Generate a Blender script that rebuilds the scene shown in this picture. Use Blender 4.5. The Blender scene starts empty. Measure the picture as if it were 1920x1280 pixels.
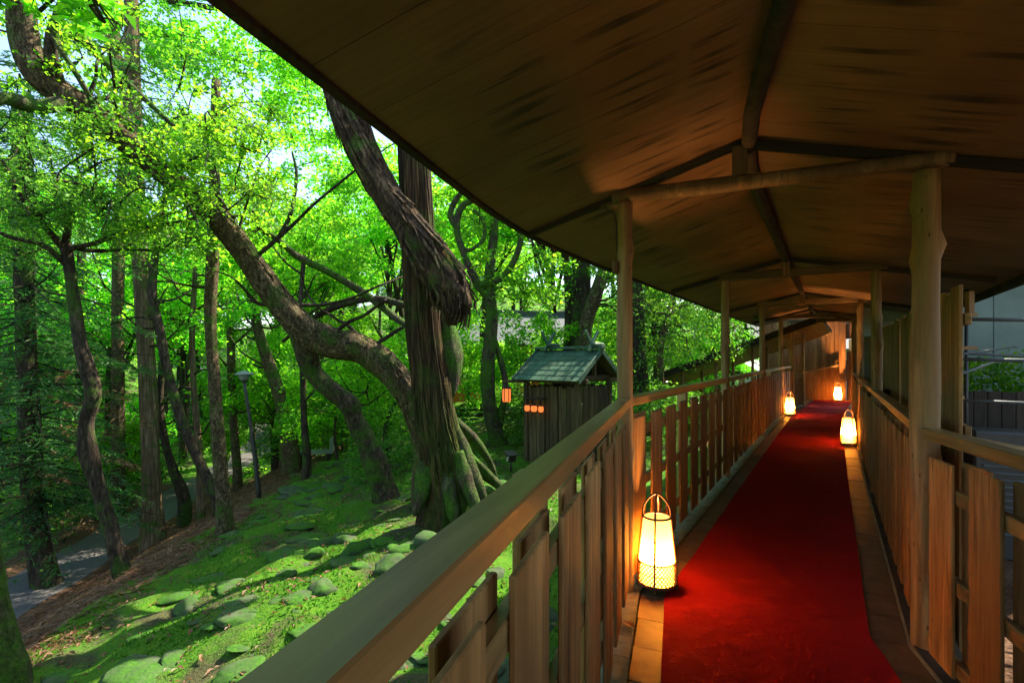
import bpy, bmesh, math, random
import numpy as np
from mathutils import Vector, Matrix

# ------------------------------------------------------------------ camera, sky, sun
SC = bpy.context.scene
COL = SC.collection
F, CX, HY, CAMZ = 960.0, 960.0, 668.0, 1.40      # focal length and horizon in photo pixels
cam_d = bpy.data.cameras.new('camera')
cam = bpy.data.objects.new('camera', cam_d); COL.objects.link(cam)
cam.location = (0, 0, CAMZ); cam.rotation_euler = (math.pi/2, 0, 0)
cam_d.sensor_width = 36; cam_d.lens = 36*F/1920
cam_d.shift_y = (HY-640)/1920
cam_d.clip_start = 0.02; cam_d.clip_end = 600
SC.camera = cam
SUN_EL, SUN_AZ = math.radians(48), math.radians(48)
W = bpy.data.worlds.new('World'); SC.world = W; W.use_nodes = True
wn = W.node_tree
sky = wn.nodes.new('ShaderNodeTexSky'); sky.sky_type = 'NISHITA'; sky.sun_disc = False
sky.sun_elevation = SUN_EL; sky.sun_rotation = SUN_AZ
wn.links.new(sky.outputs[0], wn.nodes['Background'].inputs[0])
wn.nodes['Background'].inputs[1].default_value = 0.15
sun_d = bpy.data.lights.new('sun', 'SUN'); sun_d.energy = 5.0; sun_d.angle = math.radians(0.53); sun_d.color = (1, .91, .74)
sun = bpy.data.objects.new('sun', sun_d); COL.objects.link(sun); sun.location = (10, 30, 40)
sdir = Vector((math.sin(SUN_AZ)*math.cos(SUN_EL), math.cos(SUN_AZ)*math.cos(SUN_EL), math.sin(SUN_EL)))
sun.rotation_euler = sdir.to_track_quat('Z', 'Y').to_euler()
SC.view_settings.view_transform = 'Standard'; SC.view_settings.look = 'None'
SC.view_settings.gamma = 1; SC.view_settings.exposure = 1.75
SC.cycles.max_bounces = 8; SC.cycles.diffuse_bounces = 4; SC.cycles.transmission_bounces = 5
SC.cycles.sample_clamp_indirect = 6

RS = np.random.RandomState(7)
random.seed(7)

# ------------------------------------------------------------------ helpers
def P(px, py, Y):
    return np.array([(px-CX)/F*Y, Y, CAMZ-(py-HY)/F*Y])

def tag(o, label, cat, group=None):
    o['label'] = label; o['category'] = cat
    if group: o['group'] = group
    return o
def structure(o): o['kind'] = 'structure'; return o
def stuff(o): o['kind'] = 'stuff'; return o
def link(name, data, parent=None, loc=None):
    o = bpy.data.objects.new(name, data); COL.objects.link(o)
    if parent is not None: o.parent = parent
    if loc is not None: o.location = Vector(loc)
    return o
def empty(name, loc=(0, 0, 0), rz=0):
    o = link(name, None, None, loc); o.rotation_euler = (0, 0, rz); o.empty_display_size = .1
    return o
def mesh_arr(name, V, Fq, mat, smooth=False):
    """mesh from numpy arrays; Fq is (n,3) or (n,4)"""
    V = np.asarray(V, dtype=np.float32); Fq = np.asarray(Fq, dtype=np.int32)
    me = bpy.data.meshes.new(name); n, k = Fq.shape
    me.vertices.add(len(V)); me.vertices.foreach_set('co', V.ravel())
    me.loops.add(n*k); me.loops.foreach_set('vertex_index', Fq.ravel())
    me.polygons.add(n); me.polygons.foreach_set('loop_start', np.arange(n, dtype=np.int32)*k)
    me.polygons.foreach_set('loop_total', np.full(n, k, dtype=np.int32))
    me.polygons.foreach_set('use_smooth', np.full(n, bool(smooth)))
    me.update(calc_edges=True); me.materials.append(mat)
    return me
_boxes = {}
def box_mesh(x, y, z, mat, bev=.004):
    key = (round(x, 3), round(y, 3), round(z, 3), mat.name, bev)
    if key in _boxes: return _boxes[key]
    bm = bmesh.new(); bmesh.ops.create_cube(bm, size=1)
    for v in bm.verts: v.co = Vector((v.co.x*x, v.co.y*y, v.co.z*z))
    if bev: bmesh.ops.bevel(bm, geom=list(bm.edges), offset=bev, segments=1, affect='EDGES')
    me = bpy.data.meshes.new('box'); bm.to_mesh(me); bm.free(); me.materials.append(mat)
    _boxes[key] = me; return me
def box(name, size, loc, mat, parent=None, rot=(0, 0, 0), bev=.004):
    o = link(name, box_mesh(*size, mat, bev), parent, loc); o.rotation_euler = rot; return o
def bar(name, a, b, w, h, mat, parent=None, bev=.004, roll=0):
    """box from a to b, w sideways, h in the upright direction"""
    a, b = Vector(a), Vector(b); d = b-a
    o = link(name, box_mesh(w, h, d.length, mat, bev), parent)
    z = d.normalized(); x = z.cross(Vector((0, 0, 1)))
    if x.length < 1e-4: x = Vector((1, 0, 0))
    x.normalize(); y = z.cross(x)*-1
    x = y.cross(z)
    M = Matrix((x, y, z)).transposed().to_4x4(); M = Matrix.Rotation(roll, 4, z) @ M
    M.translation = (a+b)/2; o.matrix_local = M
    return o
def resample(pts, n):
    pts = np.asarray(pts, float); m = len(pts)
    Q = np.vstack([2*pts[0]-pts[1], pts, 2*pts[-1]-pts[-2]])
    out = []
    for t in np.linspace(0, m-1-1e-9, n):
        i = int(t); f = t-i; p0, p1, p2, p3 = Q[i], Q[i+1], Q[i+2], Q[i+3]
        out.append(.5*((2*p1)+(-p0+p2)*f+(2*p0-5*p1+4*p2-p3)*f*f+(-p0+3*p1-3*p2+p3)*f**3))
    return np.array(out)
def tube_arr(pts, rad, sides=10, ridge=0., seed=0, lump=0., twist=0., freq=9):
    pts = np.asarray(pts, float); n = len(pts); rad = np.asarray(rad, float)
    T = np.gradient(pts, axis=0); T /= np.linalg.norm(T, axis=1)[:, None]+1e-9
    up = np.array([1., 0, 0]) if abs(T[0][0]) < .9 else np.array([0, 1., 0])
    N = np.cross(T[0], up); N /= np.linalg.norm(N)
    r = np.random.RandomState(seed); ph = r.rand(8)*6.28
    V = []
    a = np.linspace(0, 2*np.pi, sides, endpoint=False)
    for i in range(n):
        N = N-T[i]*N.dot(T[i]); N /= np.linalg.norm(N); B = np.cross(T[i], N)
        aa = a+twist*i
        k = 1+ridge*(np.abs(np.sin(aa*freq/2+ph[0]+.5*np.sin(i*.11+ph[1])))-.5)+ridge*.6*np.sin(aa*(freq+4)+ph[2]+.07*i)
        k += lump*(np.sin(aa*2+ph[3]+i*.31)*.5+np.sin(aa*3+ph[4]-i*.23)*.4+np.sin(i*.7+ph[5])*.35)
        V.append(pts[i]+(rad[i]*k)[:, None]*(np.cos(a)[:, None]*N+np.sin(a)[:, None]*B))
    V = np.vstack(V)
    idx = np.arange(sides); nx = (idx+1) % sides
    Fq = np.vstack([np.stack([i*sides+idx, i*sides+nx, (i+1)*sides+nx, (i+1)*sides+idx], 1) for i in range(n-1)])
    # end cap
    V = np.vstack([V, pts[-1]+T[-1]*rad[-1]*.4, pts[0]-T[0]*rad[0]*.05]); c = len(V)-2
    e = (n-1)*sides
    cap = np.stack([e+idx, e+nx, np.full(sides, c), np.full(sides, c)], 1)
    cap0 = np.stack([nx, idx, np.full(sides, c+1), np.full(sides, c+1)], 1)
    return V, Fq, cap, cap0
def merge_tubes(name, tubes, mat, smooth=True):
    Vs, Fs, off = [], [], 0
    for V, Fq, c1, c0 in tubes:
        Vs.append(V)
        f = np.vstack([np.vstack([Fq[:, [0, 1, 2]], Fq[:, [0, 2, 3]]]), c1[:, :3], c0[:, :3]])
        Fs.append(f+off); off += len(V)
    return mesh_arr(name, np.vstack(Vs), np.vstack(Fs), mat, smooth)
def tube(name, pts, rad, mat, parent=None, sides=8, n=None, origin=(0, 0, 0), **k):
    pts = np.asarray(pts, float)
    rad = np.full(len(pts), rad) if np.isscalar(rad) else np.asarray(rad, float)
    if n:
        q = resample(np.column_stack([pts, rad]), n); pts, rad = q[:, :3], q[:, 3]
    return link(name, merge_tubes(name, [tube_arr(pts-np.asarray(origin), rad, sides, **k)], mat), parent)

# ------------------------------------------------------------------ materials
class NT:
    def __init__(s, name):
        s.m = bpy.data.materials.new(name); s.m.use_nodes = True; s.t = s.m.node_tree
        s.b = s.t.nodes['Principled BSDF']; s.out = s.t.nodes['Material Output']
    def n(s, typ, **kw):
        x = s.t.nodes.new(typ)
        for k, v in kw.items(): setattr(x, k, v)
        return x
    def l(s, a, b): s.t.links.new(a, b)
    def coord(s, kind='Object', scale=(1, 1, 1), rand=True):
        tc = s.n('ShaderNodeTexCoord'); mp = s.n('ShaderNodeMapping'); mp.inputs['Scale'].default_value = scale
        if kind == 'World':
            g = s.n('ShaderNodeNewGeometry'); src = g.outputs['Position']
        else: src = tc.outputs[kind]
        s.l(src, mp.inputs[0])
        if rand:
            oi = s.n('ShaderNodeObjectInfo'); m = s.n('ShaderNodeMath', operation='MULTIPLY'); m.inputs[1].default_value = 53
            s.l(oi.outputs['Random'], m.inputs[0]); s.l(m.outputs[0], mp.inputs['Location'])
        return mp.outputs[0]
    def noise(s, vec, scale=5, detail=4, rough=.55, dist=0):
        x = s.n('ShaderNodeTexNoise'); x.inputs['Scale'].default_value = scale; x.inputs['Detail'].default_value = detail
        x.inputs['Roughness'].default_value = rough; x.inputs['Distortion'].default_value = dist
        s.l(vec, x.inputs['Vector']); return x.outputs['Fac']
    def ramp(s, fac, stops):
        r = s.n('ShaderNodeValToRGB'); e = r.color_ramp.elements
        while len(e) < len(stops): e.new(.5)
        for i, (p, c) in enumerate(stops):
            e[i].position = p; e[i].color = (*c, 1) if len(c) == 3 else c
        s.l(fac, r.inputs[0]); return r.outputs[0]
    def mix(s, fac, a, b, mode='MIX'):
        x = s.n('ShaderNodeMix', data_type='RGBA', blend_type=mode)
        for sock, v in ((x.inputs[0], fac), (x.inputs[6], a), (x.inputs[7], b)):
            if hasattr(v, 'is_linked'): s.l(v, sock)
            elif isinstance(v, (int, float)): sock.default_value = v
            else: sock.default_value = (*v, 1)
        return x.outputs[2]
    def math(s, op, a, b=0., clamp=False):
        x = s.n('ShaderNodeMath', operation=op, use_clamp=clamp)
        for i, v in enumerate((a, b)):
            if hasattr(v, 'is_linked'): s.l(v, x.inputs[i])
            else: x.inputs[i].default_value = v
        return x.outputs[0]
    def bump(s, h, strength=.4, dist=.02):
        x = s.n('ShaderNodeBump'); x.inputs['Strength'].default_value = strength; x.inputs['Distance'].default_value = dist
        s.l(h, x.inputs['Height']); s.l(x.outputs[0], s.b.inputs['Normal'])
    def fin(s, col=None, rough=.7, spec=.3):
        if col is not None:
            if hasattr(col, 'is_linked'): s.l(col, s.b.inputs['Base Color'])
            else: s.b.inputs['Base Color'].default_value = (*col, 1)
        if hasattr(rough, 'is_linked'): s.l(rough, s.b.inputs['Roughness'])
        else: s.b.inputs['Roughness'].default_value = rough
        s.b.inputs['Specular IOR Level'].default_value = spec
        return s.m

def wood(name, dark, light, axis=2, rough=.6, spec=.3, knots=.3, streak=0., fine=34., bump=.25):
    t = NT(name); sc = [fine]*3; sc[axis] = fine*.07
    v = t.coord('Object', tuple(sc)); g = t.noise(v, 1.0, 5, .6, .8)
    sc2 = [3.0]*3; sc2[axis] = .5
    v2 = t.coord('Object', tuple(sc2)); b = t.noise(v2, 1.2, 3, .6)
    c = t.ramp(g, [(.36, tuple(x*.75 for x in dark)), (.66, light)])
    oi = t.n('ShaderNodeObjectInfo')
    hs = t.n('ShaderNodeHueSaturation'); t.l(c, hs.inputs['Color'])
    t.l(t.math('MULTIPLY_ADD', oi.outputs['Random'], .5), hs.inputs['Value'])
    hs.inputs['Value'].links[0].from_node.inputs[2].default_value = .75
    c = t.mix(t.ramp(b, [(.35, (1, 1, 1)), (.65, (0, 0, 0))]), hs.outputs[0], tuple(x*.72 for x in dark))
    if streak:
        sv = [22.]*3; sv[axis] = 1.1
        s_ = t.noise(t.coord('Object', tuple(sv)), 1.0, 2, .5)
        c = t.mix(t.ramp(s_, [(.62, (0, 0, 0)), (.72, (streak,)*3)]), c, tuple(x*.22 for x in dark))
    if knots:
        vo = t.n('ShaderNodeTexVoronoi'); sv = [5.]*3; sv[axis] = 1.6
        t.l(t.coord('Object', tuple(sv)), vo.inputs['Vector'])
        c = t.mix(t.ramp(vo.outputs['Distance'], [(.05, (knots*2,)*3), (.14, (0, 0, 0))]), c, tuple(x*.3 for x in dark))
    t.bump(g, bump, .004)
    return t.fin(c, rough, spec)

M = {}
M['rail'] = wood('planed_rail_wood', (.30, .165, .055), (.49, .30, .11), rough=.36, spec=.5, knots=.15, fine=26)
M['board'] = wood('railing_board_wood', (.31, .15, .045), (.60, .325, .11), rough=.65, streak=.8, knots=.2)
M['screen'] = wood('screen_board_wood', (.25, .14, .05), (.44, .26, .10), rough=.7, streak=.5)
M['post'] = wood('peeled_log_wood', (.28, .165, .06), (.58, .385, .165), rough=.68, knots=.5, fine=30, streak=.55, bump=.6)
M['beam'] = wood('roof_beam_wood', (.13, .075, .03), (.29, .17, .075), rough=.7, knots=.4, streak=.4, bump=.5)
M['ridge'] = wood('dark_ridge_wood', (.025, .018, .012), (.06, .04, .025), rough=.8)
M['hut'] = wood('weathered_hut_wood', (.07, .048, .022), (.21, .145, .06), rough=.85, streak=.7)
M['endwall'] = wood('cedar_wall_wood', (.28, .13, .05), (.45, .24, .10), rough=.6, streak=.4)
M['darkwood'] = wood('dark_old_wood', (.03, .022, .015), (.07, .05, .03), rough=.85)

def mat_ceiling():
    t = NT('stained_ceiling_board')
    uv = t.n('ShaderNodeUVMap'); sep = t.n('ShaderNodeSeparateXYZ'); t.l(uv.outputs[0], sep.inputs[0])
    mp = t.n('ShaderNodeMapping'); mp.inputs['Scale'].default_value = (26, 1.3, 1); t.l(uv.outputs[0], mp.inputs[0])
    g = t.noise(mp.outputs[0], 1.4, 6, .62, .6)
    mp2 = t.n('ShaderNodeMapping'); mp2.inputs['Scale'].default_value = (1.1, .8, 1); t.l(uv.outputs[0], mp2.inputs[0])
    big = t.noise(mp2.outputs[0], 1.2, 3, .5)
    c = t.ramp(g, [(.12, (.125, .066, .031)), (.92, (.245, .138, .066))])
    c = t.mix(t.ramp(big, [(.38, (.75,)*3), (.6, (0, 0, 0))]), c, (.10, .049, .019))
    oi = t.n('ShaderNodeObjectInfo'); hs = t.n('ShaderNodeHueSaturation'); t.l(c, hs.inputs['Color'])
    vv = t.math('MULTIPLY_ADD', oi.outputs['Random'], .12); vv.node.inputs[2].default_value = .94; t.l(vv, hs.inputs['Value'])
    c = hs.outputs[0]
    # dark nail stains in rows that run along the walk
    mp3 = t.n('ShaderNodeMapping'); mp3.inputs['Scale'].default_value = (15, 1.2, 1); t.l(uv.outputs[0], mp3.inputs[0])
    st = t.ramp(t.noise(mp3.outputs[0], 1.0, 2, .5), [(.54, (0, 0, 0)), (.61, (1, 1, 1))])
    tot = None
    for v0, w in ((-.25, .15), (.13, .17), (.42, .09), (.95, .16), (1.38, .17), (1.85, .15)):
        d = t.math('ABSOLUTE', t.math('SUBTRACT', sep.outputs[1], v0))
        k = t.math('SUBTRACT', 1., t.math('DIVIDE', d, w), True)
        tot = k if tot is None else t.math('MAXIMUM', tot, k)
    msk = t.math('MULTIPLY', t.math('MULTIPLY', st, t.math('POWER', tot, .6)), .85)
    c = t.mix(msk, c, (.016, .009, .005))
    t.bump(g, .2, .004)
    return t.fin(c, .62, .3)
M['ceiling'] = mat_ceiling()

def mat_simple(name, col, rough=.6, spec=.3, var=.25, scale=6, bump=.15, coord='Object'):
    t = NT(name); v = t.coord(coord); n = t.noise(v, scale, 6, .6)
    c = t.ramp(n, [(.3, tuple(x*(1-var) for x in col)), (.7, tuple(min(1, x*(1+var)) for x in col))])
    if bump: t.bump(n, bump, .01)
    return t.fin(c, rough, spec)
M['tile'] = mat_simple('clay_floor_tile', (.17, .115, .07), .5, .35, .3, 9)
M['kerb'] = mat_simple('mossy_kerb_stone', (.17, .155, .085), .8, .2, .4, 14, .4)
M['joint'] = mat_simple('pale_joint', (.36, .33, .2), .8)
M['slab'] = mat_simple('dark_floor_slab', (.06, .05, .038), .85, .2, .3, 8)
M['bamboo'] = mat_simple('lantern_bamboo', (.14, .055, .022), .45, .4, .25, 20, .05)
M['metal'] = mat_simple('dark_metal', (.03, .028, .026), .45, .5, .2, 20, .05)
M['pipe'] = mat_simple('grey_steel_pipe', (.075, .085, .085), .5, .4, .2, 12, .05)
M['roofcover'] = mat_simple('bark_roof_cover', (.06, .045, .03), .9, .2, .4, 7, .5)
M['plaster'] = mat_simple('pale_plaster', (.55, .58, .52), .8, .2, .08, 3, .05)
M['dullplaster'] = mat_simple('dull_green_plaster', (.22, .26, .22), .8, .2, .12, 3, .05)
M['vermilion'] = mat_simple('vermilion_wall', (.62, .15, .03), .6, .3, .12, 3, .05)
M['rooftile'] = mat_simple('grey_roof_tile', (.07, .078, .09), .7, .25, .25, 5, .1)
M['whitepaint'] = mat_simple('white_paint', (.7, .7, .66), .5, .3, .1, 5, .05)
M['gravel'] = mat_simple('path_gravel', (.105, .095, .09), .9, .2, .35, 26, .7, 'World')

def mat_shingle():
    t = NT('mossy_copper_shingle'); v = t.coord('Object'); n = t.noise(v, 7, 6, .65)
    c = t.ramp(n, [(.3, (.022, .06, .034)), (.55, (.046, .10, .056)), (.75, (.08, .135, .072))])
    oi = t.n('ShaderNodeObjectInfo'); hs = t.n('ShaderNodeHueSaturation'); t.l(c, hs.inputs['Color'])
    vv = t.math('MULTIPLY_ADD', oi.outputs['Random'], .5); vv.node.inputs[2].default_value = .75; t.l(vv, hs.inputs['Value'])
    t.bump(n, .3, .006); return t.fin(hs.outputs[0], .6, .35)
M['shingle'] = mat_shingle()

def mat_carpet():
    t = NT('red_carpet_pile'); v = t.coord('World', rand=False); n = t.noise(v, 160, 2, .6); b = t.noise(v, 2.2, 4, .6)
    c = t.ramp(n, [(.3, (.32, .008, .011)), (.7, (.47, .012, .018))])
    c = t.mix(t.ramp(b, [(.4, (.2,)*3), (.62, (0, 0, 0))]), c, (.26, .006, .009))
    t.bump(t.math('ADD', n, t.math('MULTIPLY', t.noise(v, 14, 4, .65), 2.5)), .6, .006)
    t.b.inputs['Sheen Weight'].default_value = .06; t.b.inputs['Sheen Tint'].default_value = (1, .2, .15, 1)
    return t.fin(c, .95, .1)
M['carpet'] = mat_carpet()

def mat_paper(name, col, strength):
    t = NT(name)
    tr = t.n('ShaderNodeBsdfTranslucent'); tr.inputs[0].default_value = (.32, .205, .048, 1)
    em = t.n('ShaderNodeEmission'); em.inputs[0].default_value = (*col, 1); em.inputs[1].default_value = strength
    ad = t.n('ShaderNodeAddShader'); t.l(tr.outputs[0], ad.inputs[0]); t.l(em.outputs[0], ad.inputs[1])
    t.l(ad.outputs[0], t.out.inputs[0]); return t.m
M['paper'] = mat_paper('lit_paper_shade', (1, .50, .12), .6)
M['orangepaper'] = mat_paper('lit_orange_lantern_paper', (1, .24, .06), .32)

def mat_leaf(name, dark, mid, light, trans=.5, tcol=1.9, rough=.5):
    t = NT(name)
    g = t.n('ShaderNodeNewGeometry')
    c = t.ramp(g.outputs['Random Per Island'], [(0., dark), (.5, mid), (1., light)])
    oi = t.n('ShaderNodeObjectInfo'); hs = t.n('ShaderNodeHueSaturation'); t.l(c, hs.inputs['Color'])
    vv = t.math('MULTIPLY_ADD', oi.outputs['Random'], .5); vv.node.inputs[2].default_value = .78; t.l(vv, hs.inputs['Value'])
    hh = t.math('MULTIPLY_ADD', oi.outputs['Random'], .03); hh.node.inputs[2].default_value = .485; t.l(hh, hs.inputs['Hue'])
    c = hs.outputs[0]
    t.fin(c, rough, .35)
    tr = t.n('ShaderNodeBsdfTranslucent')
    t.l(t.mix(1., c, (tcol*.98, tcol*1.1, tcol*.55), 'MULTIPLY'), tr.inputs[0])
    mx = t.n('ShaderNodeMixShader'); mx.inputs[0].default_value = trans
    t.l(t.b.outputs[0], mx.inputs[1]); t.l(tr.outputs[0], mx.inputs[2]); t.l(mx.outputs[0], t.out.inputs[0])
    return t.m
M['maple'] = mat_leaf('maple_leaf', (.04, .15, .011), (.085, .235, .014), (.20, .34, .024), .62, 2.8)
M['evergreen'] = mat_leaf('evergreen_leaf', (.03, .10, .013), (.06, .165, .018), (.12, .23, .028), .52, 2.3, .35)
M['conifer'] = mat_leaf('conifer_spray', (.025, .095, .035), (.045, .15, .05), (.09, .21, .06), .5, 2.2)
M['dead'] = mat_leaf('dead_brown_spray', (.12, .055, .025), (.20, .10, .05), (.28, .16, .085), .25, 1.2)
M['moss_tuft'] = mat_leaf('moss_tuft', (.03, .105, .007), (.055, .165, .010), (.12, .235, .015), .4, 1.5, .8)

def mat_bark(name, dark, light, moss=.4, axis_scale=(9, 9, 1.2), mossz=None):
    t = NT(name); v = t.coord('World', axis_scale, rand=False); n = t.noise(v, 1.3, 7, .65, 1.0)
    v2 = t.coord('World', rand=False); b = t.noise(v2, 2.6, 5, .62)
    c = t.ramp(n, [(.33, tuple(x*.35 for x in dark)), (.5, dark), (.72, light)])
    k = t.ramp(b, [(.62-.35*moss, (0, 0, 0)), (.78-.3*moss, (1, 1, 1))])
    if mossz:
        g = t.n('ShaderNodeNewGeometry'); sp = t.n('ShaderNodeSeparateXYZ'); t.l(g.outputs['Position'], sp.inputs[0])
        hz = t.math('DIVIDE', t.math('SUBTRACT', mossz[1], sp.outputs[2]), mossz[1]-mossz[0], True)
        sx = t.n('ShaderNodeSeparateXYZ'); t.l(g.outputs['Normal'], sx.inputs[0])
        side = t.math('ADD', t.math('MULTIPLY', sx.outputs[0], .9), .45, True)
        k = t.math('MAXIMUM', t.math('MULTIPLY', k, .35), t.math('MULTIPLY', t.math('MULTIPLY', hz, side), t.math('ADD', b, .55), True), True)
    mg = t.ramp(t.noise(v2, 30, 3, .6), [(.3, (.025, .075, .006)), (.7, (.075, .17, .014))])
    c = t.mix(k, c, mg)
    t.bump(n, 1., .06)
    return t.fin(c, .9, .15)
M['cedar'] = mat_bark('cedar_bark', (.045, .027, .012), (.165, .095, .04), .42, (17, 17, .8), (-.95, 1.15))
M['bark'] = mat_bark('grey_brown_bark', (.085, .06, .03), (.31, .235, .13), .34, (17, 17, 9))
M['mossbark'] = mat_bark('mossy_bark', (.055, .042, .026), (.17, .13, .085), .62, (14, 14, 6))
M['darkbark'] = mat_bark('dark_bark', (.045, .032, .022), (.13, .095, .065), .3, (14, 14, 3))
M['palebark'] = mat_bark('pale_straight_bark', (.16, .105, .06), (.36, .26, .16), .3, (16, 16, 1.2))
M['deadbark'] = mat_bark('splintered_dead_bark', (.055, .034, .018), (.205, .13, .066), .25, (8, 8, 4))

def mat_stone():
    t = NT('mossy_stone'); v = t.coord('World', rand=False); n = t.noise(v, 9, 6, .65); b = t.noise(v, 2.3, 4, .6)
    st = t.ramp(n, [(.3, (.03, .034, .022)), (.7, (.095, .10, .07))])
    mg = t.ramp(t.noise(v, 45, 3, .6), [(.3, (.018, .075, .006)), (.7, (.06, .16, .012))])
    g = t.n('ShaderNodeNewGeometry'); sx = t.n('ShaderNodeSeparateXYZ'); t.l(g.outputs['Normal'], sx.inputs[0])
    k = t.math('MULTIPLY', t.math('ADD', sx.outputs[2], .35, True), t.ramp(b, [(.38, (.2,)*3), (.58, (1, 1, 1))]), True)
    t.bump(n, .5, .02)
    return t.fin(t.mix(k, st, mg), .9, .15)
M['stone'] = mat_stone()

def mat_ground():
    t = NT('forest_ground'); v = t.coord('World', rand=False)
    fine = t.noise(v, 42, 4, .65); mid = t.noise(v, 5.5, 5, .62); big = t.noise(v, 1.1, 4, .6)
    moss = t.ramp(fine, [(.28, (.024, .085, .006)), (.52, (.052, .16, .009)), (.75, (.12, .24, .014))])
    moss = t.mix(t.ramp(mid, [(.42, (0, 0, 0)), (.66, (.8,)*3)]), moss, (.085, .17, .012))
    soil = t.ramp(fine, [(.3, (.03, .024, .015)), (.7, (.10, .075, .045))])
    moss = t.mix(t.ramp(big, [(.50, (0, 0, 0)), (.60, (.85,)*3)]), moss, soil)
    lit = t.ramp(fine, [(.3, (.055, .03, .018)), (.55, (.14, .075, .042)), (.75, (.26, .155, .09))])
    a = t.n('ShaderNodeAttribute', attribute_name='mossy')
    m = t.math('ADD', a.outputs['Fac'], t.math('MULTIPLY', t.math('SUBTRACT', mid, .5), 1.1))
    c = t.mix(t.ramp(m, [(.4, (0, 0, 0)), (.6, (1, 1, 1))]), lit, moss)
    h = t.math('ADD', fine, t.math('MULTIPLY', mid, 2.))
    t.bump(h, .8, .03)
    return t.fin(c, .95, .1)
M['ground'] = mat_ground()

# ------------------------------------------------------------------ walkway plan
class Path:
    def __init__(s, pts, zero):
        s.p = np.array(pts, float); d = np.diff(s.p, axis=0); L = np.linalg.norm(d, axis=1)
        s.s = np.concatenate([[0], np.cumsum(L)]); d /= L[:, None]
        s.nrm = []
        for i in range(len(s.p)):
            a = d[max(0, i-1)]; b = d[min(len(d)-1, i)]
            na, nb = np.array([a[1], -a[0]]), np.array([b[1], -b[0]])
            m = na+nb; m /= np.linalg.norm(m); s.nrm.append(m/m.dot(na))
        s.nrm = np.array(s.nrm); s.d = d; s.s -= s.s[zero]
    def seg(s, t): return int(np.clip(np.searchsorted(s.s, t, side='right')-1, 0, len(s.d)-1))
    def at(s, t, v=0., z=0.):
        i = seg_i = s.seg(t); f = (t-s.s[i])/(s.s[i+1]-s.s[i])
        p = s.p[i]*(1-f)+s.p[i+1]*f+v*(s.nrm[i]*(1-f)+s.nrm[i+1]*f)
        return np.array([p[0], p[1], z])
    def head(s, t):                      # z rotation that turns +x along the walk
        d = s.d[s.seg(t)]; return math.atan2(d[1], d[0])
n1 = np.array([.303, .953])
L1 = np.array([.675, 3.055])
LP = [L1-10*n1, L1, (2.48, 5.95), (4.37, 8.96), (6.30, 12.0), (7.30, 13.42), (9.6, 16.65)]
WALK = Path(LP, 1)
S = WALK.s                               # arc length at every bent: S[1] = 0
# softened copy for the roof
rp = []
for i, p in enumerate(LP):
    p = np.array(p, float)
    if 0 < i < len(LP)-1:
        a = p-np.array(LP[i-1], float); b = np.array(LP[i+1], float)-p
        r = min(.75, np.linalg.norm(a)*.4, np.linalg.norm(b)*.4)
        A, B = p-a/np.linalg.norm(a)*r, p+b/np.linalg.norm(b)*r
        for t in np.linspace(0, 1, 7): rp.append((1-t)**2*A+2*t*(1-t)*p+t*t*B)
    else: rp.append(p)
ROOF = Path(rp, 4)
V_R, V_RIDGE, V_EL, V_ER = 1.43, .62, -.67, 2.43
def ridge_z(s): return 2.58-.09*min(1, max(0, s/3.4))
def ceil_z(s, v):
    rz = ridge_z(s)
    if v < V_RIDGE: return rz+(2.20-rz)*(V_RIDGE-v)/(V_RIDGE-V_EL)
    return rz+(2.10-rz)*(v-V_RIDGE)/(V_ER-V_RIDGE)

# ------------------------------------------------------------------ ground
def vnoise(x, y, seed=0):
    r = np.random.RandomState(seed); g = r.rand(64, 64)
    xi, yi = np.floor(x).astype(int), np.floor(y).astype(int); fx, fy = x-xi, y-yi
    fx, fy = fx*fx*(3-2*fx), fy*fy*(3-2*fy)
    a, b = g[xi % 64, yi % 64], g[(xi+1) % 64, yi % 64]; c, d = g[xi % 64, (yi+1) % 64], g[(xi+1) % 64, (yi+1) % 64]
    return (a*(1-fx)+b*fx)*(1-fy)+(c*(1-fx)+d*fx)*fy-.5
def moss_edge(Y): return -4.15-.125*np.clip(Y, 0, 18)
def path_x(Y): return -8.2-.2*np.clip(Y, -5, 30)-.9*np.clip(Y-30, 0, 60)
def ground(X, Y, rough=True):
    X = np.asarray(X, float); Y = np.asarray(Y, float)
    b, pe = moss_edge(Y), path_x(Y)+1.05
    zm = -.66-.22*np.clip(-X-.6, 0, 50)
    zb = -.66-.22*np.clip(-b-.6, 0, 50)
    t = np.clip((b-X)/(b-pe), 0, 1); zs = zb+(-3.6-zb)*(t*t*(3-2*t)*.6+t*.4)
    z = np.where(X > b, zm, zs)
    left = np.clip(path_x(Y)-1.3-X, 0, 100)
    z = z-.12*np.clip(left, 0, 5)+.42*np.clip(left-7, 0, 30)
    z = z+.30*np.clip(Y-27, 0, 45)*np.clip(1-np.abs(X+5)/90, 0, 1)
    z = np.where(X > 3, np.maximum(z, -.62), z)
    if rough:
        onpath = np.exp(-((X-path_x(Y))/1.2)**4)
        z = z+(vnoise(X*.8, Y*.8, 1)*.22+vnoise(X*2.1, Y*2.1, 2)*.17+vnoise(X*5, Y*5, 3)*.075)*(1-onpath)
    return z
def gz(x, y): return float(ground(np.array([x]), np.array([y]))[0])
def axis(lo, a, b, hi, fine, grow=1.13):
    m = list(np.arange(a, b, fine)); st = fine; x = b
    while x < hi: m.append(x); st *= grow; x += st
    m.append(hi); st = fine*grow; x = a-st; pre = []
    while x > lo: pre.append(x); st *= grow; x -= st
    pre.append(lo); return np.array(pre[::-1]+m)
gx, gy = axis(-140, -11.5, 3.2, 140, .085), axis(-30, 1.5, 17, 170, .085)
GX, GY = np.meshgrid(gx, gy, indexing='ij'); GZ = ground(GX, GY)
nx, ny = GX.shape
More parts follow.
